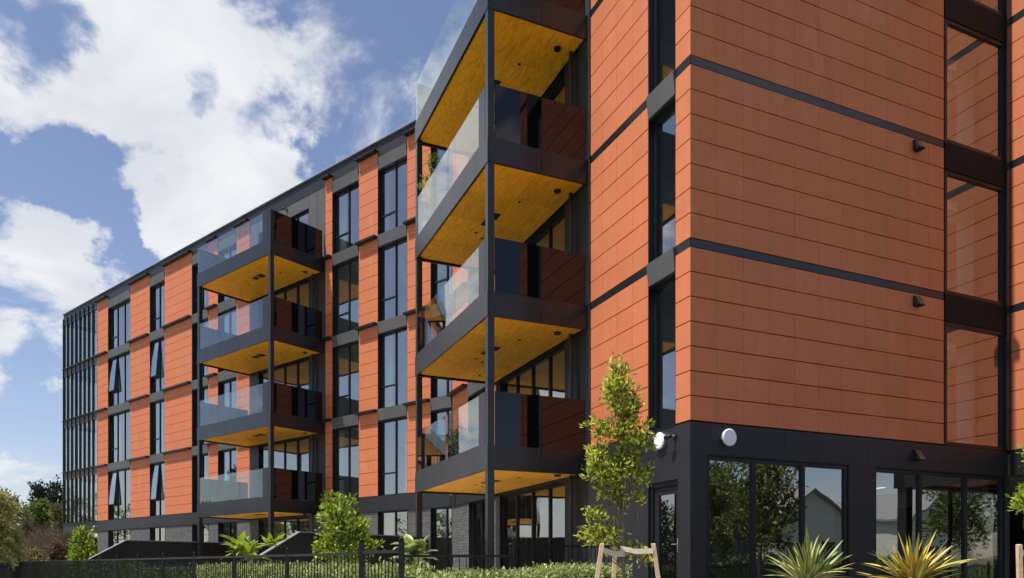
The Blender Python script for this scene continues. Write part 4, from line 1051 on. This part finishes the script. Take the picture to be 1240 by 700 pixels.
# feathery tree at the left edge
def feather(px, pyt, Y, label, seed, hw=34):
    rr = random.Random(seed); x, _, zt = W(px, pyt, Y); e = empty('feathery_tree', (x, Y, GZ)); tag(e, label, 'tree')
    H = zt - GZ; st = MB(); st.tube([(x, Y, GZ), (x + .1, Y, GZ + H * .5), (x, Y, zt - .6)], [.14, .1, .05], 8); R_ = hw / FPX * Y
    cs, ds = [], []
    for i in range(90):
        z0 = GZ + H * rr.uniform(.3, .97); a = rr.uniform(0, 6.28); L = R_ * (1.15 - .6 * (z0 - GZ) / H) * rr.uniform(.7, 1.15)
        D = Vector((math.cos(a), math.sin(a), 0)); pts = []
        for j in range(14):
            t = j / 13; p = Vector((x, Y, z0)) + D * L * t + Vector((0, 0, L * (.42 * t - .72 * t * t))); pts.append(p)
            if t > .15:
                for _ in range(2): cs.append(tuple(p)); ds.append((D.x * .5 + rr.uniform(-.6, .6), D.y * .5 + rr.uniform(-.6, .6), -.5))
        st.tube(pts[::3] + [pts[-1]], [.02, .016, .012, .008, .006, .004], 3, False)
    build('trunk', st, 'bark_grey', e); V, F = leafcloud(cs, ds, 5, .26, .35, .16, -.1, jitter=.35); nmesh('crown', V, F, 'leaf_feather', e)
feather(-8, 590, 32, 'feathery pale yellow green tree with drooping sprays at the left edge', 4)
# tree belts that the windows mirror, far left and behind the viewer
k = 0
TREEL = ['broad dark tree of the far left belt', 'round green tree of the far left belt', 'tallest dark tree of the left belt', 'green tree level with the viewer far left', 'dark tree behind the viewer far left', 'tall dark tree beyond the left picture edge', 'farthest green tree beyond the left picture edge', 'conical conifer left of the building mirrored in the entry door', 'small dark round tree beside the conifer', 'lone green tree behind the viewer']
for (X, Y, hh, mt, con) in ((-62, 30, 11, 'leaf_dark', 0), (-68, 18, 10, 'leaf_mid', 0), (-60, 6, 12, 'leaf_dark', 0), (-66, -8, 10, 'leaf_mid', 0), (-58, -22, 11, 'leaf_dark', 0), (-70, 44, 12, 'leaf_dark', 0),
                            (-72, 56, 10, 'leaf_mid', 0), (-33, 35.5, 7.5, 'leaf_pine', 1), (-37, 30, 6, 'leaf_dark', 0), (-30, -30, 9, 'leaf_mid', 0)):
    k += 1; r = hh * .42; bls = []
    if con:
        bls = [(X, Y, GZ + hh * (.1 + .88 * t / 8), 2.0 * (1.05 - t / 8) + .1, 2.0 * (1.05 - t / 8) + .1, hh * .06) for t in range(9)]
    else:
        for i in range(8):
            a = random.uniform(0, 6.28); t = random.random(); bls.append((X + math.cos(a) * r * .6, Y + math.sin(a) * r * .6, GZ + hh * (.3 + .5 * t), r * .5, r * .5, hh * .17))
    tree('roadside_tree', TREEL[k - 1] + ', outside the picture', 'tree', (X, Y, GZ), [(X, Y, GZ), (X, Y, GZ + hh * .4), (X, Y, GZ + hh * .85)], .02 * hh, bls, 200, 12, .42, mt, 'bark_grey', 'roadside trees outside the picture', nl=8, shell=.35)
# what the shopfront mirrors: street tree, houses, hedge across the road
def street_tree(X, Y, hh, r, mt, label, n=420, size=.16):
    bls = [(X + math.cos(i * 2.4) * r * .5, Y + math.sin(i * 2.4) * r * .5, G0 + hh * (.38 + .055 * i), r * .5, r * .5, hh * .12) for i in range(10)]
    tree('street_tree', label, 'tree', (X, Y, GZ), [(X, Y, GZ), (X, Y, GZ + hh * .4), (X + .1, Y, GZ + hh * .85)], .09, bls, n, 11, size, mt, 'bark', 'street trees mirrored by the shopfront', nl=26, shell=.3)
street_tree(11.2, 10.0, 4.3, 1.1, 'leaf_mid', 'leafy street tree outside the picture mirrored in the shopfront')
street_tree(12.1, 8.0, 4.0, .9, 'leaf_mid', 'second leafy street tree outside the picture mirrored in the shopfront')
def house(X, Y, ang, wd, dp, eave, ridge, mat, label):
    e = empty('house', (X, Y, GZ)); tag(e, label, 'house', 'houses across the road outside the picture'); ca, sa = math.cos(ang), math.sin(ang)
    T = lambda a, b, c: (X + a * ca - b * sa, Y + a * sa + b * ca, GZ + c)
    m = MB(); n = 5; a = wd / 2; pr = [(-a, 0), (a, 0), (a, eave), (0, ridge), (-a, eave)]
    m.v = [T(x, 0, z) for x, z in pr] + [T(x, dp, z) for x, z in pr]; m.f = [tuple(range(5)), tuple(reversed(range(5, 10)))] + [(i, i + 5, (i + 1) % 5 + 5, (i + 1) % 5) for i in range(5)]
    build('wall', m, mat, e)
    def slab(x0, z0, x1, z1):
        r = MB(); r.hexa([T(x0, -.35, z0), T(x1, -.35, z1), T(x1, dp + .35, z1), T(x0, dp + .35, z0), T(x0, -.35, z0 + .14), T(x1, -.35, z1 + .14), T(x1, dp + .35, z1 + .14), T(x0, dp + .35, z0 + .14)]); return r
    sl_ = (ridge - eave) / a
    build('roof', slab(-a - .4, eave - .4 * sl_ + .02, 0, ridge + .02), 'roof_metal_light', e); build('roof', slab(a + .4, eave - .4 * sl_ + .022, 0, ridge + .022), 'roof_metal_light', e)
    for (x, z, w_, h_) in ((-a * .45, .9, 1.2, 1.5), (a * .45, .9, 1.2, 1.5), (-a * .35, 3.6, 1.1, 1.3), (a * .4, 3.6, 1.1, 1.3)):
        if z + h_ > eave + 1: continue
        f = MB(); f.hexa([T(x - w_/2, -.05, z), T(x + w_/2, -.05, z), T(x + w_/2, .0, z), T(x - w_/2, .0, z), T(x - w_/2, -.05, z + h_), T(x + w_/2, -.05, z + h_), T(x + w_/2, .0, z + h_), T(x - w_/2, .0, z + h_)])
        wf = build('window', f, 'frame_metal', e)
        g = MB(); g.v = [T(x - w_/2 + .06, -.055, z + .06), T(x + w_/2 - .06, -.055, z + .06), T(x + w_/2 - .06, -.055, z + h_ - .06), T(x - w_/2 + .06, -.055, z + h_ - .06)]; g.f = [(0, 1, 2, 3)]; build('pane', g, 'house_glass', wf)
ra = math.atan2(d2.y, d2.x)
house(24.5, 1.2, ra + math.pi, 6, 9, 3.0, 4.9, 'dark_board', 'dark gabled house across the road mirrored in the shopfront')
house(35, 2.5, ra + math.pi, 5.5, 9, 3.6, 5.4, 'weatherboard', 'white gabled house across the road mirrored in the shopfront')
house(50, 6.0, ra + math.pi, 6, 9, 4.4, 6.2, 'weatherboard', 'larger white gabled house farther along the road')
street_tree(38.0, 9.5, 6.5, 2.0, 'leaf_mid', 'larger street tree farther along the road, outside the picture', 380, .28)
street_tree(29.0, .5, 5.0, 1.6, 'leaf_dark', 'dark garden tree beside the dark gabled house, outside the picture', 320, .26)
house(-26, -8, R(60), 8, 9, 4.8, 7.4, 'weatherboard', 'white gabled house behind the viewer to the left')

# low fence, planting and post across the footpath, mirrored low in the shopfront
pa, pb = FR.P + FR.d * 3.0 + FR.n * 6.6, FR.P + FR.d * 16.0 + FR.n * 6.6
fence((pa.x, pa.y), (pb.x, pb.y), GZ, 1.35, 'low black picket fence by the road outside the picture', pick=.12, post_every=2.6)
pa, pb = FR.P + FR.d * 9.0 + FR.n * 14.2, FR.P + FR.d * 40.0 + FR.n * 14.2
hedge('dark hedge in front of the houses across the road', (pa.x, pa.y), (pb.x, pb.y), GZ, 1.5, .9, 'leaf_hedge_dark', 3000, .14, bump=.15)
